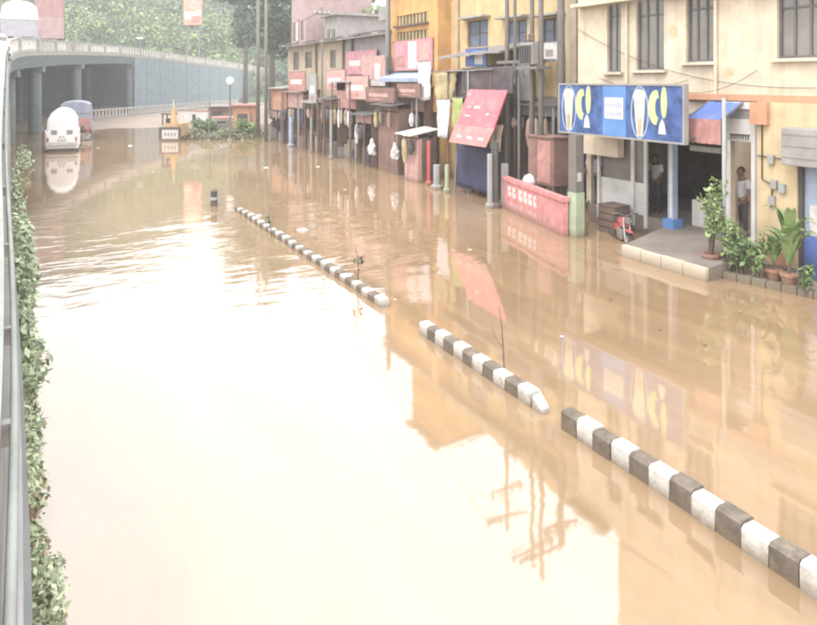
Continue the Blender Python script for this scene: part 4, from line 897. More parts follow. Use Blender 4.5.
# white sacks left of the kiosk
for u, v, lb_ in ((395, 150, 'white bag hanging in front of the plank kiosk'), (372, 146, 'small white bag hung left of the plank kiosk')):
    X = 14.6; y = fy(u, X)[0]; z = fz(u, v, X); t = thing('hanging_bag', lb_, 'bag', (X, y, z-.4))
    bgm = MB().lathe((X, y, z-.45), [(.06, 0), (.17, .05), (.2, .2), (.17, .34), (.19, .42), (.1, .62), (.05, .7), (.07, .8)], 10)
    bgm.v = [(a+random.uniform(-.05, .05), b+random.uniform(-.05, .05), c+random.uniform(-.04, .04)) for a, b, c in bgm.v]; bgm.build('bag', 'cloth', t); MB().tube([(X, y, z+.38), (X, y, z+.7)], .012, 5).build('cord', 'wire', t)

# ---------------------------------------------------------------- vehicles (built facing +Y, rear towards the camera)
def wheel(parent, x, y, r=.36, w=.22):
    n = 18; mb = MB(); vs = []; prof = [(r*.62, -w/2), (r*.93, -w/2), (r, -w*.3), (r, w*.3), (r*.93, w/2), (r*.62, w/2)]
    for rr_, o in prof:
        for k in range(n): a = 2*math.pi*k/n; vs.append((x+o, y+rr_*math.cos(a), r+rr_*math.sin(a)))
    fs = [(i*n+k, i*n+(k+1) % n, (i+1)*n+(k+1) % n, (i+1)*n+k) for i in range(5) for k in range(n)]+[tuple(range(5*n, 6*n)), tuple(range(n))]
    wl = mb.add(vs, fs).build('wheel', 'tyre', parent, local=True)
    s = 1 if x > 0 else -1; hub = MB(); vs = []
    for rr_, o in ((r*.58, w/2+.004), (r*.5, w/2+.02), (r*.2, w/2+.01), (r*.12, w/2+.05)):
        for k in range(12): a = 2*math.pi*k/12; vs.append((x+s*o, y+rr_*math.cos(a), r+rr_*math.sin(a)))
    hub.add(vs, [(i*12+k, i*12+(k+1) % 12, (i+1)*12+(k+1) % 12, (i+1)*12+k) for i in range(3) for k in range(12)]+[tuple(range(36, 48))]).build('rim', 'chrome', wl, local=True)
    return wl
def loft(secs):                    # list of (y, [(x,z)...])
    n = len(secs[0][1]); mb = MB(); vs = [(x, y, z) for y, s in secs for x, z in s]
    fs = [(i*n+k, i*n+(k+1) % n, (i+1)*n+(k+1) % n, (i+1)*n+k) for i in range(len(secs)-1) for k in range(n)]+[tuple(range(n)), tuple(range((len(secs)-1)*n, len(secs)*n))]
    return mb.add(vs, fs)
def vsec(w, z0, zw, zt, dome=.5):  # van cross-section: sill, waist, domed roof
    pts = [(-w*.94, z0), (-w, z0+.2), (-w, zw)]
    for i in range(9): a = math.pi*(1-i/8); pts.append((w*.93*math.cos(a)*(1 if dome else 1), zw+(zt-zw)*(math.sin(a)**.7 if math.sin(a) > 0 else 0)))
    pts += [(w, zw), (w, z0+.2), (w*.94, z0)]; return pts
def lb(name, m, parent, *a, bevel=0): return MB().box(*a).build(name, m, parent, local=True, bevel=bevel)
p = gp(62, 152)
van = thing('white_tanker', 'pale round-topped tanker lorry standing in the flood before the flyover pillars', 'tanker', (p.x, p.y+.2, -.25), R(-4))
secs = [(0, vsec(.84, .45, 1.45, 2.55)), (.12, vsec(.95, .38, 1.55, 2.86)), (1.0, vsec(.97, .36, 1.6, 2.95)), (2.9, vsec(.97, .36, 1.6, 2.95)), (3.5, vsec(.95, .36, 1.5, 2.4)), (4.1, vsec(.93, .36, 1.15, 1.35)), (4.75, vsec(.9, .38, .95, 1.1)), (4.9, vsec(.8, .45, .85, .95))]
bd = loft(secs).build('tank_body', 'vanwhite', van, local=True, smooth=False)
for s in (-1, 1):
    lb('rear_hatch', 'tin', van, s*.44-.17, s*.44+.17, -.02, .03, 1.32, 1.6, bevel=.04); lb('tail_light', 'rose', van, s*.80-.07, s*.80+.07, -.035, .06, .75, 1.15)
    lb('door_handle', 'darkgrey', van, s*.1-.05, s*.1+.05, -.04, .0, 1.15, 1.2)
    lb('side_window', 'glass', van, s*.975-.008, s*.975+.008, 2.2, 3.2, 1.35, 1.75); lb('wing_mirror', 'darkgrey', van, s*1.0-.02, s*1.0+s*.2, 3.7, 3.85, 1.3, 1.6)
    for y in (.95, 4.0): wheel(van, s*.82, y)
lb('rear_bumper', 'printwhite', van, -.9, .9, -.16, .05, .62, .86, bevel=.03); lb('number_plate', 'printwhite', van, -.26, .26, -.05, .02, .93, 1.05); lb('windscreen', 'glass', van, -.78, .78, 3.72, 3.86, 1.45, 2.0)
for z_ in (1.95, 2.35): lb('tank_band', 'truckgrey', van, -.62 if z_ < 2 else -.4, .62 if z_ < 2 else .4, .02, .06, z_, z_+.03)
lb('under_tray', 'darkgrey', van, -.8, .8, .02, 4.6, .26, .44)
def truck(name, label, loc, rz, body_m, box_h, box_w, box_l, tarp=None, tail=None, cab_m='truckgrey', z_floor=1.1):
    t = thing(name, label, 'truck', loc, rz)
    hw = box_w/2
    lb('chassis', 'darkgrey', t, -.45, .45, .2, box_l+2.2, .72, .95)
    b_ = lb('cargo_box', body_m, t, -hw, hw, 0, box_l, z_floor, z_floor+box_h, bevel=.03)
    if not tarp:
        for k in range(5): x = -hw+.15+(2*hw-.3)*k/4; lb('box_rib', body_m, b_, x-.04, x+.04, -.03, -.001, z_floor+.05, z_floor+box_h-.05)
        for k in range(12):
            y = .2+(box_l-.4)*k/11
            for s in (-1, 1): lb('box_rib', body_m, b_, s*hw+(.002 if s > 0 else -.03), s*hw+(.03 if s > 0 else -.002), y-.05, y+.05, z_floor+.05, z_floor+box_h-.05)
    if tarp:
        m_, hgt = tarp; pr_ = []
        for i in range(9): a = math.pi*(1-i/8); pr_.append((hw*1.04*math.cos(a), z_floor+box_h-.25+.25+hgt*math.sin(a)**.6 if 0 < i < 8 else z_floor+box_h-.3))
        loft([(-.04, pr_), (box_l*.3, [(x, z*1.02) for x, z in pr_]), (box_l+.04, pr_)]).build('tarpaulin', m_, t, local=True)
    if tail: lb('tailboard', tail, t, -hw+.02, hw-.02, -.06, -.005, z_floor-.05, z_floor+box_h*.55)
    cb = loft([(box_l+.25, [(-hw*.95, .7), (hw*.95, .7), (hw*.95, 2.6), (-hw*.95, 2.6)]), (box_l+1.7, [(-hw*.95, .7), (hw*.95, .7), (hw*.93, 2.6), (-hw*.93, 2.6)]), (box_l+2.1, [(-hw*.93, .6), (hw*.93, .6), (hw*.9, 1.6), (-hw*.9, 1.6)])]).build('cab', cab_m, t, local=True)
    lb('windscreen', 'glass', cb, -hw*.8, hw*.8, box_l+1.80, box_l+1.95, 1.75, 2.4)
    for s in (-1, 1):
        lb('tail_light', 'red', t, s*(hw-.15)-.1, s*(hw-.15)+.1, -.09, -.02, .8, 1.0); lb('mudguard', 'printwhite', t, s*(hw-.3)-.25, s*(hw-.3)+.25, .12, .16, .3, .75)
        for y in (1.0, 1.9, box_l+1.3): wheel(t, s*(hw-.22), y, .48, .3)
    lb('rear_bumper', 'tin', t, -hw+.1, hw-.1, -.05, .08, .62, .8)
    return t
def deck_at(u, off):
    j = min(range(5*NS, I_END), key=lambda i: abs((PATH[i].x*RX[0]+PATH[i].y*RX[1])/(PATH[i].x*RY[0]+PATH[i].y*RY[1])*FPX+W0/2-u))
    p, l, d = frame(j); c = p+l*off; return Vector((c.x, c.y, p.z-.998)), math.atan2(-d.x, d.y)
def deckz(y): return min(PATH, key=lambda p_: abs(p_.y-y)).z-.99
p = gp(75, 141); truck('blue_lorry', 'lorry with blue tarpaulin and red tailboard under the flyover, right of the pale tanker', (p.x, p.y, -.25), R(-6), 'lorryblue', 1.5, 2.0, 3.6, tarp=('lorryblue', .55), tail='rose')
c, a = deck_at(12, 1.9); truck('tarpaulin_truck', 'grey truck with cream tarpaulin on the flyover at the upper left', (-1.42, 61.5, deckz(61.5)), R(1), 'truckgrey', 1.7, 2.5, 5.0, tarp=('truckcream', 1.15))
c, a = deck_at(56, 2.2); truck('container_truck', 'faded red container truck on the flyover, right of the cream tarpaulin truck', (.80, 72.5, deckz(72.5)), R(-.5), 'contred', 3.6, 2.4, 6.0, tail='pinkwall', z_floor=1.2)
# white car at the extreme left on the flyover
c, a = deck_at(3, 3.0)
cpos = gs(0.5, 38); j = min(range(len(PATH)), key=lambda i: abs(PATH[i].y-cpos.y))
car = thing('white_car', 'white car on the flyover at the extreme left edge, cut by the frame', 'car', (cpos.x-.3, cpos.y, PATH[j].z-.995), R(2))
loft([(0, vsec(.78, .35, .9, 1.0)), (.15, vsec(.84, .3, .95, 1.25)), (.5, vsec(.84, .28, 1.0, 1.72)), (2.2, vsec(.84, .28, 1.0, 1.78)), (3.0, vsec(.84, .28, .98, 1.1)), (4.0, vsec(.82, .3, .8, .9)), (4.15, vsec(.75, .4, .7, .75))]).build('body', 'vanwhite', car, local=True)
lb('rear_window', 'glass', car, -.6, .6, .18, .3, 1.18, 1.5); lb('rear_bumper', 'darkgrey', car, -.8, .8, -.1, .05, .35, .55)
for s in (-1, 1):
    lb('tail_light', 'red', car, s*.7-.08, s*.7+.08, -.02, .06, .75, .95); lb('side_window', 'glass', car, s*.835-.01, s*.835+.01, .7, 2.4, 1.1, 1.45)
    for y in (.8, 3.2): wheel(car, s*.72, y, .3, .2)

# ---------------------------------------------------------------- motorcycles
def motorcycle(label, loc, rz, body='red', group=None):
    t = thing('motorcycle', label, 'motorcycle', loc, rz, group)
    wheel(t, .0001, .62, .29, .1); wheel(t, .0001, -.62, .29, .1)
    loft([(-.1, [(-.1, .62), (.1, .62), (.12, .74), (.07, .82), (-.07, .82), (-.12, .74)]), (.22, [(-.13, .62), (.13, .62), (.15, .78), (.09, .9), (-.09, .9), (-.15, .78)]), (.42, [(-.07, .66), (.07, .66), (.08, .76), (.05, .84), (-.05, .84), (-.08, .76)])]).build('fuel_tank', body, t, local=True)
    loft([(-.75, [(-.1, .74), (.1, .74), (.1, .82), (-.1, .82)]), (-.4, [(-.13, .66), (.13, .66), (.13, .76), (-.13, .76)]), (-.1, [(-.1, .64), (.1, .64), (.1, .74), (-.1, .74)])]).build('seat', 'darkgrey', t, local=True)
    lb('side_panel', body, t, -.12, .12, -.45, -.1, .42, .62, bevel=.03); lb('engine', 'tin', t, -.13, .13, -.1, .28, .26, .58, bevel=.03); lb('rear_fender', body, t, -.08, .08, -.98, -.55, .6, .68, bevel=.02)
    for s in (-1, 1): MB().tube([(s*.08, .62, .29), (s*.08, .45, .72), (s*.07, .38, .92)], .025, 7).build('fork', 'chrome', t, local=True); MB().tube([(0, .36, .95), (s*.2, .36, 1.02), (s*.36, .24, 1.0)], .016, 6).build('handlebar', 'steel', t, local=True)
    MB().tube([(.13, .1, .3), (.15, -.3, .25), (.16, -.9, .34)], [.03, .035, .045], 8).build('exhaust', 'chrome', t, local=True)
    MB().tube([(0, .52, .86), (0, .62, .86)], [.1, .085], 10).build('headlight', 'glass', t, local=True); lb('front_fender', body, t, -.06, .06, .42, .84, .575, .62, bevel=.015)
    return t
p = gp(621, 236, .0)
mo = motorcycle('red motorcycle standing in the water before the white half wall', (14.45, fy(622, 14.45)[0], -.22), R(150))
mk = mo
for k, (u, s) in enumerate(((97, 82), (103, 83), (109, 84), (115, 85.5), (121, 87))):
    q = gs(u, s)
    dup(mo, (q.x, q.y, ground_h(q.x, q.y)+.04), R(20+9*k), 'motorcycle parked in the row under the flyover, %s from the left' % ('first', 'second', 'third', 'fourth', 'fifth')[k], 'motorcycles parked under the flyover')
y = fy(610, 14.75)[0]; bxn = thing('wooden_crate', 'brown wooden crate by the white half wall, left of the red motorcycle', 'crate', (14.9, y, -.5))
for k in range(3): z = .2+k*.2; bx('slat', 'brown', bxn, 14.6, 14.63, y-.33, y+.33, z, z+.17); bx('slat', 'brown', bxn, 14.64, 15.2, y-.345, y-.315, z, z+.17); bx('slat', 'brown', bxn, 14.64, 15.2, y+.315, y+.345, z, z+.17)
bx('base', 'brown', bxn, 14.635, 15.2, y-.31, y+.31, -.5, .78); bx('lid', 'brown', bxn, 14.6, 15.22, y-.35, y+.35, .79, .83)

# ---------------------------------------------------------------- people
def skin_mesh(name, verts, edges, radii, m, parent, sub=2, root=0):
    me = bpy.data.meshes.new(name); me.from_pydata(verts, edges, []); o = bpy.data.objects.new(name, me); C.objects.link(o)
    sk = o.modifiers.new('skin', 'SKIN'); sk.use_smooth_shade = True
    for i, r_ in enumerate(radii): me.skin_vertices[0].data[i].radius = r_ if isinstance(r_, tuple) else (r_, r_)
    me.skin_vertices[0].data[root].use_root = True
    ss = o.modifiers.new('sub', 'SUBSURF'); ss.levels = ss.render_levels = sub
    dg = bpy.context.evaluated_depsgraph_get(); nm = bpy.data.meshes.new_from_object(o.evaluated_get(dg)); nm.name = name
    o.modifiers.clear(); o.data = nm; nm.materials.clear(); nm.materials.append(M[m])
    for p_ in nm.polygons: p_.use_smooth = True
    o.parent = parent; return o
def person(label, loc, rz, shirt='shirt', trouser='trouser', arm_l=0.15, arm_r=.15, bend=.25):
    """standing figure facing +Y, 1.68 m; feet on loc"""
    t = thing('person', label, 'person', loc, rz)
    V = [(0, 0, .93), (0, .0, 1.10), (0, .01, 1.28), (0, .0, 1.40), (0, .01, 1.49), (0, .03, 1.60)]
    E = [(0, 1), (1, 2), (2, 3), (3, 4), (4, 5)]; Rr = [(.15, .11), (.135, .10), (.155, .11), (.13, .09), .055, .06]
    for s in (-1, 1):
        n = len(V); am = arm_l if s < 0 else arm_r
        V += [(s*.18, 0, 1.38), (s*(.21+am*.2), .02, 1.11), (s*(.20+am*.1), .02+bend, .90+bend*.35), (s*(.19+am*.1), .05+bend*1.3, .84+bend*.5)]
        E += [(3, n), (n, n+1), (n+1, n+2), (n+2, n+3)]; Rr += [.062, .045, .034, .03]
        n = len(V); V += [(s*.095, 0, .86), (s*.10, .02, .47), (s*.11, -.02, .09), (s*.12, .10, .045)]
        E += [(0, n), (n, n+1), (n+1, n+2), (n+2, n+3)]; Rr += [.088, .06, .042, .038]
    body = skin_mesh('body', V, E, Rr, 'skin', t)
    hd = MB(); n = 14; prof = []
    vs = []; fs = []
    for j in range(9):
        ph = math.pi*(j+.5)/9
        for k in range(n):
            a = 2*math.pi*k/n; rx = .075*(1-.12*max(0, math.cos(ph)*-1)); ry = .095
            x = rx*math.sin(ph)*math.cos(a); y_ = ry*math.sin(ph)*math.sin(a)+(.018 if (math.sin(a) > .95 and 3 <= j <= 5) else 0); vs.append((x, .03+y_, 1.61-.115*-math.cos(ph)*-1 if False else 1.61+.115*math.cos(ph)))
    fs = [(j*n+k, j*n+(k+1) % n, (j+1)*n+(k+1) % n, (j+1)*n+k) for j in range(8) for k in range(n)]+[tuple(range(n)), tuple(range(8*n, 9*n))]
    head = hd.add(vs, fs).build('head', 'skin', t, local=True, smooth=True)
    hv = [(x*1.1, .015+(y_-.03)*1.1, 1.625+(z-1.61)*1.1) for x, y_, z in vs[:5*n]]
    MB().add(hv, [(j*n+k, j*n+(k+1) % n, (j+1)*n+(k+1) % n, (j+1)*n+k) for j in range(4) for k in range(n) if not (j >= 2 and 2 <= k <= 5)]+[tuple(range(n))]).build('hair', 'hair', head, local=True, smooth=True)
    for s in (-1, 1): MB().lathe((s*.03, .112, 1.615), [(.006, -.006), (.012, 0), (.006, .006)], 6).build('eye', 'hair', head, local=True); MB().lathe((s*.078, .03, 1.6), [(.01, -.03), (.016, 0), (.01, .03)], 6).build('ear', 'skin', head, local=True)
    lb('mouth', 'rust', head, -.022, .022, .11, .118, 1.552, 1.560)
    for s in (-1, 1):       # hands with fingers
        am = arm_l if s < 0 else arm_r; wr = Vector((s*(.19+am*.1), .05+bend*1.3, .84+bend*.5)); d = Vector((0, .28*bend+.05, -.1+bend*.16)).normalized()
        sd_ = Vector((1, 0, 0)); V = [tuple(wr), tuple(wr+d*.05)]; E = [(0, 1)]; Rr = [.026, (.036, .018)]
        for k in range(4):
            n = len(V); o_ = sd_*(k-1.5)*.019; L = (.06, .072, .068, .052)[k]
            V += [tuple(wr+d*.075+o_), tuple(wr+d*(.075+L*.6)+o_-Vector((0, 0, .008))), tuple(wr+d*(.075+L)+o_-Vector((0, 0, .022)))]; E += [(1, n), (n, n+1), (n+1, n+2)]; Rr += [.0095, .0085, .007]
        n = len(V); V += [tuple(wr+d*.03-sd_*s*.035), tuple(wr+d*.065-sd_*s*.048)]; E += [(0, n), (n, n+1)]; Rr += [.011, .009]
        skin_mesh('hand', V, E, Rr, 'skin', t, 1)
    V = [(0, 0, .90), (0, 0, 1.10), (0, .01, 1.28), (0, 0, 1.41)]; E = [(0, 1), (1, 2), (2, 3)]; Rr = [(.175, .135), (.16, .125), (.175, .13), (.125, .095)]
    for s in (-1, 1):
        n = len(V); am = arm_l if s < 0 else arm_r; V += [(s*.18, 0, 1.385), (s*(.205+am*.15), .015, 1.18)]; E += [(3, n), (n, n+1)]; Rr += [.08, .068]
    skin_mesh('shirt', V, E, Rr, shirt, t)
    V = [(0, 0, .95), (0, 0, .86)]; E = [(0, 1)]; Rr = [(.165, .125), (.15, .12)]
    for s in (-1, 1): n = len(V); V += [(s*.10, 0, .80), (s*.105, .02, .47), (s*.112, -.02, .12)]; E += [(1, n), (n, n+1), (n+1, n+2)]; Rr += [.102, .08, .066]
    skin_mesh('trousers', V, E, Rr, trouser, t)
    for s in (-1, 1): lb('shoe', 'darkgrey', t, s*.118-.045, s*.118+.045, -.08, .19, .001, .075, bevel=.02)
    return t
person('person in white shirt standing in the shop doorway, hands forward', (16.3, fy(656, 16.3)[0], .55), R(95), 'shirt')
person('person in pale grey shirt standing at the white-framed bay', (15.7, fy(742, 15.7)[0], .55), R(80), 'shirt2', bend=.15)
person('person in pale lilac shirt behind the sign pillar, left of the white half wall', (15.7, fy(594, 15.7)[0], .55), R(120), 'shirt3', bend=.3)

# ---------------------------------------------------------------- plants
def pot_plant(label, x, y, h, spread, n, size, m='leaf_pot', pot=True, stems=5, z0=.15, seed=1, name='pot_plant', cat='plant'):
    t = thing(name, label, cat, (x, y, z0-.3), group='plants in front of the cream building')
    if pot: MB().lathe((x, y, z0-.05), [(.13, 0), (.19, .3), (.21, .3), (.21, .36), (.17, .36), (.16, .3)], 14).build('pot', 'terracotta', t)
    rg = random.Random(seed); cs = []; base = z0+(.28 if pot else -.2)
    for k in range(stems):
        a = rg.uniform(0, 6.28); r_ = spread*rg.uniform(.15, .7); top = Vector((x+math.cos(a)*r_, y+math.sin(a)*r_, z0+h*rg.uniform(.6, 1.0)))
        MB().tube([(x+math.cos(a)*.04, y+math.sin(a)*.04, base), Vector((x, y, base)).lerp(top, .5)+Vector((0, 0, .05)), top], [.02, .014, .006], 6).build('stem', 'bark', t)
        for f in (.5, .7, .85, 1): cs.append(Vector((x, y, base)).lerp(top, f))
    leaf_obj('foliage', leaves(cs, [spread*.33]*len(cs), n, size, seed), m, t, local=False); return t
def blade_plant(label, x, y, h, n, seed, z0=.15, sp=.55, wd=.05):
    """plant of long arching leaves, each leaf a part"""
    t = thing('leafy_plant', label, 'plant', (x, y, z0-.3), group='plants in front of the cream building'); rg = random.Random(seed)
    MB().lathe((x, y, z0-.05), [(.12, 0), (.17, .22), (.19, .22), (.19, .27), (.14, .27)], 14).build('pot', 'terracotta', t)
    for k in range(n):
        a = 2*math.pi*k/n+rg.uniform(-.3, .3); hh = h*rg.uniform(.55, 1); out = sp*rg.uniform(.35, 1); vs = []; d = Vector((math.cos(a), math.sin(a), 0)); s_ = Vector((-d.y, d.x, 0))
        b0 = z0+.3+rg.uniform(0, h*.35)
        for i in range(6):
            f = i/5; c = Vector((x, y, b0))+d*out*f**1.3+Vector((0, 0, hh*(f-.45*f**3)*.9)); w_ = wd*math.sin(math.pi*(.08+.9*f))*1.6+.006
            vs += [c-s_*w_, c+Vector((0, 0, -.012)), c+s_*w_]
        MB().add(vs, [(3*i+k_, 3*i+k_+1, 3*i+k_+4, 3*i+k_+3) for i in range(5) for k_ in (0, 1)]).build('leaf', 'leaf_pot', t, fix=False, smooth=True)
    MB().tube([(x, y, z0+.2), (x+.02, y, z0+.3+h*.45)], [.03, .02], 6).build('stem', 'bark', t); return t
blade_plant('tall plant with long pointed leaves in front of the yellow wall', 14.05, fy(789, 14.05)[0], 1.7, 20, 3, sp=.6, wd=.07)
blade_plant('smaller pointed-leaf plant left of the tall pointed-leaf plant', 14.1, fy(774, 14.1)[0], 1.0, 13, 4, sp=.4)
pot_plant('bushy plant with round crown in front of the awning, beside the pale post', 13.75, fy(711, 13.75)[0], 1.95, .5, 420, .075, seed=5, stems=6)
pot_plant('thin grey-green shrub in front of the white-framed bay', 13.8, fy(727, 13.8)[0], 1.3, .35, 260, .06, 'leaf_pot', False, 6, seed=6)
pot_plant('low wild shrub spreading at the middle of the planter', 13.85, fy(742, 13.85)[0], 1.0, .5, 260, .07, 'leaf', False, 7, seed=7)
pot_plant('low shrub with bare stems at the right of the planter', 13.9, fy(760, 13.9)[0], 1.0, .42, 220, .07, 'leaf_pot', False, 6, seed=8)
pot_plant('small leafy shrub at the right frame edge of the planter', 13.95, fy(806, 13.95)[0], .6, .3, 150, .06, 'leaf', False, 5, seed=9)
# creepers and weeds along the left wall
def wall_plant(label, yy0, yy1, zc, n, size, m, seed, bulge=.1, name='wall_creeper', xo=.03, zr=.35):
    rg = random.Random(seed); cs = []; rs = []; k = max(3, int((yy1-yy0)/.22))
    def px(y_):
        j = min(range(len(PATH)), key=lambda i: abs(PATH[i].y-y_)); return PATH[j].x
    for i in range(k):
        y_ = yy0+(yy1-yy0)*(i+.5)/k; z = zc*rg.uniform(.25, 1.1); cs.append((px(y_)+xo+bulge*rg.uniform(-.2, 1)*(1.3-z/max(zc, .1)*.6), y_, z)); r_ = rg.uniform(.5, 1); rs.append((bulge*.7*r_+.03, .22*r_+.06, zr*r_))
    t = thing(name, label, 'plant', (px(yy0)+.06, (yy0+yy1)/2, -.2), group='plants along the left wall')
    leaf_obj('foliage', leaves(cs, rs, n, size, seed), m, t, local=False)
    for i in range(0, k, 2): c_ = cs[i]; MB().tube([(px(c_[1])-.0+.1, c_[1], -.3), (c_[0], c_[1]+.08, c_[2]*.6), c_], [.014, .01, .005], 5).build('stem', 'bark', t)
    return t
wall_plant('grassy weeds at the foot of the left wall, nearest the camera', 4.2, 7.2, .55, 4200, .034, 'grass', 21, .15, 'wall_weed', .10, .24)
wall_plant('sparse dry creeper between the near weeds and the leafy creeper', 7.1, 9.2, .7, 1000, .035, 'grass', 22, .13, xo=.08)
wall_plant('broad-leaved green creeper draping over the left wall', 8.9, 14.2, 1.15, 2400, .055, 'leaf_wall', 23, .2, xo=.10)
wall_plant('creeper tongue hanging from the wall above the broad-leaved creeper', 13.8, 19, 1.3, 1700, .08, 'leaf_wall', 24, .26, xo=.12)
wall_plant('thin strip of weeds along the far part of the left wall', 19, 34, .8, 500, .08, 'leaf_wall', 25, .26, xo=.15)
wall_plant('small weeds near the first flyover pillar', 36, 46, .6, 300, .11, 'leaf_wall', 26, .4, xo=.5)

# ---------------------------------------------------------------- far end: barrier, lamp, kiosk, grass
p = gp(170, 141)
br = thing('small_excavator', 'small yellow excavator with upright boom and dark frame, standing in the shallows', 'excavator', (p.x, p.y, -.5), -YAW)
fm = MB(); fm.box(-.80, .80, -.06, .06, .30, .62).box(-.80, -.62, -.06, .06, .62, 1.35).box(.62, .80, -.06, .06, .62, 1.35).box(-.8, .8, -.06, .06, 1.35, 1.52).build('dozer_frame', 'darkgrey', br, local=True)
pn = lb('rear_plate', 'printwhite', br, -.6, .6, -.03, .03, .64, 1.33)
for k in range(4): lb('print_mark', 'tin', pn, -.42+k*.24, -.28+k*.24, -.04, -.031, .85, 1.12)
for s_ in (-1, 1): MB().prism_x([(.2, 0), (2.2, 0), (2.45, .25), (2.3, .55), (.1, .55), (-.02+.0, .25)], s_*.55, s_*.88).build('track', 'tyre', br, local=True)
lb('upper_body', 'barrieryellow', br, -.6, .68, .5, 2.2, .75, 1.75, bevel=.06)
cbn = MB()
for x_ in (-.74, -.08):
    for y_ in (.55, 1.5): cbn.box(x_-.04, x_+.04, y_-.04, y_+.04, 1.6, 2.4)
cbn.box(-.82, 0, .45, 1.6, 2.4, 2.5).build('cab_frame', 'darkgrey', br, local=True); lb('cab_seat', 'darkgrey', br, -.6, -.2, .8, 1.2, 1.75, 2.1)
MB().hexa([(-.12, .15, 1.0), (.42, .15, 1.0), (.42, .5, 1.0), (-.12, .5, 1.0)], [(.05, .24, 2.9), (.25, .24, 2.9), (.25, .4, 2.9), (.05, .4, 2.9)]).build('boom', 'barrieryellow', br, local=True)
MB().hexa([(.3, .2, 1.1), (.55, .2, 1.1), (.55, .42, 1.1), (.3, .42, 1.1)], [(.1, .26, 3.0), (.22, .26, 3.0), (.22, .38, 3.0), (.1, .38, 3.0)]).build('dipper_arm', 'barrieryellow', br, local=True)
MB().tube([(.15, .32, 2.9), (.15, .32, 3.6)], [.07, .04], 6).build('boom_tip', 'creamprint', br, local=True)
MB().prism_x([(.0, 1.0), (.5, 1.0), (.55, 1.3), (.35, 1.5), (.1, 1.45)], .25, .65).build('bucket', 'darkgrey', br, local=True)
p = gp(230, 141); la = thing('globe_lamp', 'street lamp with a white globe before the orange-red kiosk', 'street lamp', (p.x, p.y, -.5))
MB().tube([(p.x, p.y, -.5), (p.x, p.y, 4.15)], [.09, .05], 10).build('post', 'steel', la); MB().lathe((p.x, p.y, 4.15), [(.1, 0), (.22, .09), (.29, .28), (.22, .47), (.08, .56)], 16).build('globe', 'globe', la, smooth=True); MB().lathe((p.x, p.y, -.5), [(.2, 0), (.2, .5), (.12, .7)], 10).build('base', 'concrete', la)
p = gp(209, 141); t = thing('thin_pole', 'thin dark pole between the yellow excavator and the globe lamp', 'pole', (p.x, p.y, -.5)); MB().tube([(p.x, p.y, -.5), (p.x+.05, p.y, 2.9)], .05, 8).build('shaft', 'steel', t); MB().lathe((p.x, p.y, -.5), [(.16, 0), (.16, .55), (.08, .62)], 8).build('footing', 'concrete', t)
def kiosk(label, u0, u1, v0, s, m, roof_m, name='faded_kiosk', stripes=0):
    a, b = gs(u0, s), gs(u1, s); wd = (b-a).length; h = CAM_H-(v0-HOR)/FPX*s
    c = (a+b)/2; t = thing(name, label, 'kiosk', (c.x, c.y, ground_h(c.x, c.y)), -YAW)
    lb('walls', m, t, -wd/2, wd/2, 0, 2.2, 0, h, bevel=.03); lb('roof', roof_m, t, -wd/2-.2, wd/2+.2, -.4, 2.4, h+.003, h+.12)
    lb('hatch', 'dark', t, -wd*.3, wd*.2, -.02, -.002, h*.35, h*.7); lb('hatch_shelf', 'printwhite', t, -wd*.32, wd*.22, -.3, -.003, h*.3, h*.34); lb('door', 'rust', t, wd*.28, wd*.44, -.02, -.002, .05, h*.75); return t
kiosk('faded orange-red kiosk beneath the globe lamp', 233, 254, 103, 62, 'orange_band', 'rose')
kiosk('faded red-brown low kiosk left of the globe lamp', 208, 229, 108, 72, 'rust', 'tin', 'rust_kiosk')
kiosk('white box kiosk behind the thin dark pole', 214, 232, 118, 66, 'white', 'rose', 'white_kiosk')
a0, a1 = gs(181, 70, .1), gs(208, 68, .1); wl = thing('white_boundary_wall', 'short dirty white wall behind the yellow excavator', 'wall', tuple((a0+a1)/2))
dd = (a1-a0).normalized(); nn = Vector((-dd.y, dd.x, 0))
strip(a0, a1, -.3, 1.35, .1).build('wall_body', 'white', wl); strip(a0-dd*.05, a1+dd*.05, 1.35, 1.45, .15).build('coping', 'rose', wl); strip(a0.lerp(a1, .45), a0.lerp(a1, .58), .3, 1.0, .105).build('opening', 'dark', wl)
rg = np.random.RandomState(4); n = 5000
cs = [gs(u, s, .1) for u, s in zip(rg.uniform(188, 262, 160), rg.uniform(51, 60, 160))]
kind(leaf_obj('verge_grass', leaves(cs, [(.7, .7, .35)]*160, n, .13, 9), 'verge'), 'stuff')
for k, (u, s, h_) in enumerate(((206, 56, 1.3), (243, 54, 1.5), (196, 60, 1.1), (282, 55, 1.6))):
    q = gs(u, s); t = thing('verge_bush', ('bush left of the thin dark pole', 'bush in front of the orange-red kiosk', 'small bush by the dirty white wall', 'bush at the far end of the stalls')[k], 'bush', (q.x, q.y, -.2), group='bushes on the far verge')
    cs = [(q.x+rg.uniform(-.6, .6), q.y+rg.uniform(-.6, .6), h_*rg.uniform(.3, .8)) for _ in range(7)]
    leaf_obj('foliage', leaves(cs, [.5]*7, 420, .15, 30+k), ('leaf', 'leaf_light', 'leaf', 'leaf_dark')[k], t, local=False)
    MB().tube([(q.x, q.y, -.3), (q.x, q.y, h_*.6)], [.07, .03], 6).build('stem', 'bark', t)

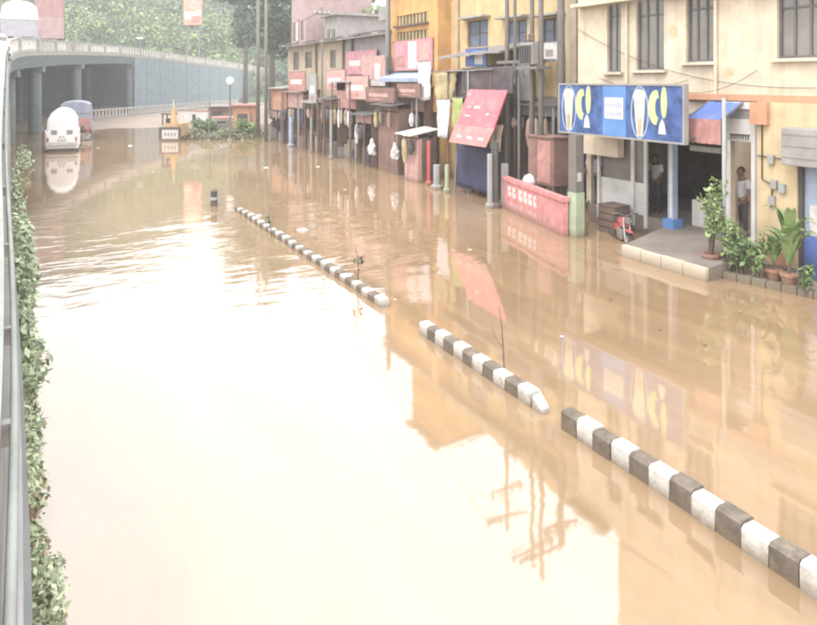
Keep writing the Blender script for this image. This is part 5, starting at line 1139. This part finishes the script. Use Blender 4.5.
# ---------------------------------------------------------------- trees and the wooded hill
def tree(label, u, s, vtop, rad, m, seed, n=2600, leaf=.34, trunk=.3, name='tree', z0=None, flat=.8, cb=.42):
    q = gs(u, s); z0 = (hill_h(q.x, q.y)-.9 if q.y > 118 else ground_h(q.x, q.y)) if z0 is None else z0
    H = CAM_H-(vtop-HOR)/FPX*s-z0
    t = thing(name, label, 'tree', (q.x, q.y, z0), group='trees beyond the flyover and shops'); rg = random.Random(seed)
    bend = Vector((rg.uniform(-.5, .5), rg.uniform(-.5, .5), 0))
    MB().tube([(0, 0, -.4), bend*.4+Vector((0, 0, H*.3)), bend+Vector((0, 0, H*.6)), bend*1.2+Vector((0, 0, H*.88))], [trunk*1.25, trunk, trunk*.6, trunk*.2], 8).build('trunk', 'bark', t, local=True, smooth=True)
    cs = []; rs = []
    for k in range(11):
        f = rg.uniform(cb-.05, .8); a = rg.uniform(0, 6.28); L = rad*rg.uniform(.45, .95)*(1.15-abs(f-.6))
        st = bend*f*1.2+Vector((0, 0, H*f)); en = st+Vector((math.cos(a)*L, math.sin(a)*L, H*.10*rg.uniform(.3, 1.4)))
        MB().tube([st, st.lerp(en, .5)+Vector((0, 0, .2)), en], [trunk*.4, trunk*.25, trunk*.08], 6).build('limb', 'bark', t, local=True)
        cs += [tuple(en), tuple(st.lerp(en, .6))]; rs += [rad*rg.uniform(.22, .40), rad*rg.uniform(.2, .34)]
    cs.append(tuple(bend+Vector((0, 0, H*.9)))); rs.append(rad*.36)
    leaf_obj('crown', leaves(cs, rs, n, leaf, seed, flat), m, t); return t
tree('large dark tree rising behind the distant utility poles', 272, 88, -60, 6.5, 'leaf_dark', 41, 5200, .34, .4, 'dark_tree')
tree('dark tree left of the distant utility poles', 245, 104, -45, 5.5, 'leaf_dark', 42, 4200, .36, .35, 'dark_tree')
tree('grey-green tree between the pink house and the beige roof', 296, 80, -28, 4.5, 'leaf_dark', 43, 3000, .3, .3, 'dark_tree')
tree('pale green tree above the beige roof, left of the dark service pole', 366, 70, -18, 4.2, 'leaf_light', 44, 3000, .28, .28, 'pale_tree')
tree('slim tree right behind the grey house', 343, 85, 2, 3.6, 'leaf', 45, 1500, .3, .25, 'slim_tree')
tree('yellow-green bushy tree on the slope right of the red billboard', 222, 165, 22, 6, 'leaf_light', 46, 3200, .5, .35, 'bushy_tree', cb=.25)
tree('light green rounded tree on the slope below the red billboard', 190, 168, 30, 6, 'leaf_light', 47, 3000, .5, .35, 'bushy_tree', cb=.25)
tree('light green spreading tree on the slope left of the red billboard', 150, 170, 22, 7, 'leaf_light', 48, 3400, .5, .4, 'bushy_tree', cb=.25)
tree('mid green tree on the slope behind the underpass', 115, 168, 20, 6, 'leaf', 49, 3000, .5, .35, 'bushy_tree', cb=.25)
tree('blue-green tree right of the container truck', 78, 160, 2, 6.5, 'leaf_dark', 50, 3200, .5, .4, 'dark_tree')
tree('dark slope tree at the top left of the red billboard', 168, 200, -20, 8, 'leaf_dark', 51, 3400, .6, .4, 'slope_tree')
tree('dark slope tree at the top right of the red billboard', 216, 200, -25, 8, 'leaf_dark', 52, 3400, .6, .4, 'slope_tree')
tree('mid green slope tree above the underpass', 130, 205, -18, 8, 'leaf', 53, 3400, .6, .4, 'slope_tree')
tree('dark slope tree above the container truck', 98, 205, -25, 8, 'leaf_dark', 54, 3400, .6, .4, 'slope_tree')
tree('dark slope tree behind the cream tarpaulin truck', 30, 190, -28, 9, 'leaf_dark', 55, 3000, .6, .4, 'slope_tree')
rg = np.random.RandomState(12); cs = []; rs = []; cs2 = []; rs2 = []
for k in range(2300):
    x = rg.uniform(-110, 95); y = rg.uniform(138, 255); z = hill_h(x, y)-.9
    if z < -.2: continue
    r_ = rg.uniform(1.3, 3.8); (cs2 if rg.rand() < .8 and y < 192 and x < 42 else cs).append((x, y, z+r_*.5)); (rs2 if len(cs2) and cs2[-1] == (x, y, z+r_*.5) else rs).append(r_)
kind(leaf_obj('hill_woodland', leaves(cs, rs, 120000, .5, 60), 'leaf_dark'), 'stuff')
kind(leaf_obj('hill_scrub', leaves(cs2, rs2, 90000, .42, 61), 'leaf_light'), 'stuff')
# billboard on the slope
q = gs(193, 128); zt_, zb_ = CAM_H+(HOR+18)/FPX*128, CAM_H+(HOR-25)/FPX*128
bb = thing('billboard', 'tall narrow red and cream billboard on the wooded slope', 'billboard', (q.x, q.y, 0), -YAW)
lb('panel', 'orange_band', bb, -1.75, 1.75, -.12, .12, zb_, zt_); lb('frame_edge', 'steel', bb, -1.9, 1.9, .122, .25, zb_-.1, zt_+.1)
for x0, x1, f0, f1, m in ((-1.4, 1.3, .62, .9, 'creamprint'), (-.9, 1.4, .38, .55, 'palepink'), (-1.5, .4, .12, .3, 'creamprint'), (-.3, 1.2, .05, .2, 'pinkred'), (.6, 1.5, .22, .35, 'printwhite')):
    lb('print_patch', m, bb, x0, x1, -.135, -.121, zb_+(zt_-zb_)*f0, zb_+(zt_-zb_)*f1)
for x in (-1.1, 1.1): MB().tube([(x, .3, -.6), (x, .3, zt_)], .16, 8).build('leg', 'steel', bb, local=True)
q = gs(94, 182); hz = hill_h(q.x, q.y)-1
hh = thing('hillside_hut', 'small hut with a pale pinkish roof among the trees of the slope', 'hut', (q.x, q.y, hz), -YAW)
hz2 = CAM_H+(HOR-13)/FPX*182-hz
lb('walls', 'pinkwall', hh, -3.5, 3.5, 0, 5, 0, hz2-1); MB().prism_y([(-4.1, hz2-1), (4.1, hz2-1), (0, hz2+.6)], -.6, 5.6).build('roof', 'palepink', hh, local=True); lb('window', 'glass', hh, -1.5, 0, -.04, -.003, hz2-3, hz2-1.6)
# small traffic lamp head over the railing
c, a = deck_at(141, .15); t = thing('railing_lamp', 'small pale lamp standing on the flyover railing', 'lamp', (c.x, c.y, c.z+1.02)); MB().tube([(c.x, c.y, c.z+1.0), (c.x, c.y, c.z+2.3)], .06, 6).build('stem', 'steel', t); bx('head', 'printwhite', t, c.x-.45, c.x+.45, c.y-.2, c.y+.2, c.z+2.3, c.z+2.6, bevel=.08)

# ---------------------------------------------------------------- mist
hz = MB().box(-300, 300, -60, 425, -1.6, 75).build('haze', 'white', fix=True)
vm = bpy.data.materials.new('mist'); vm.use_nodes = True; n = vm.node_tree.nodes; n.clear()
ou = n.new('ShaderNodeOutputMaterial'); pv = n.new('ShaderNodeVolumePrincipled'); pv.inputs['Color'].default_value = (.93, .95, .97, 1); pv.inputs['Density'].default_value = .0014; pv.inputs['Anisotropy'].default_value = .2
vm.node_tree.links.new(pv.outputs[0], ou.inputs['Volume']); hz.data.materials.clear(); hz.data.materials.append(vm); kind(hz, 'stuff')
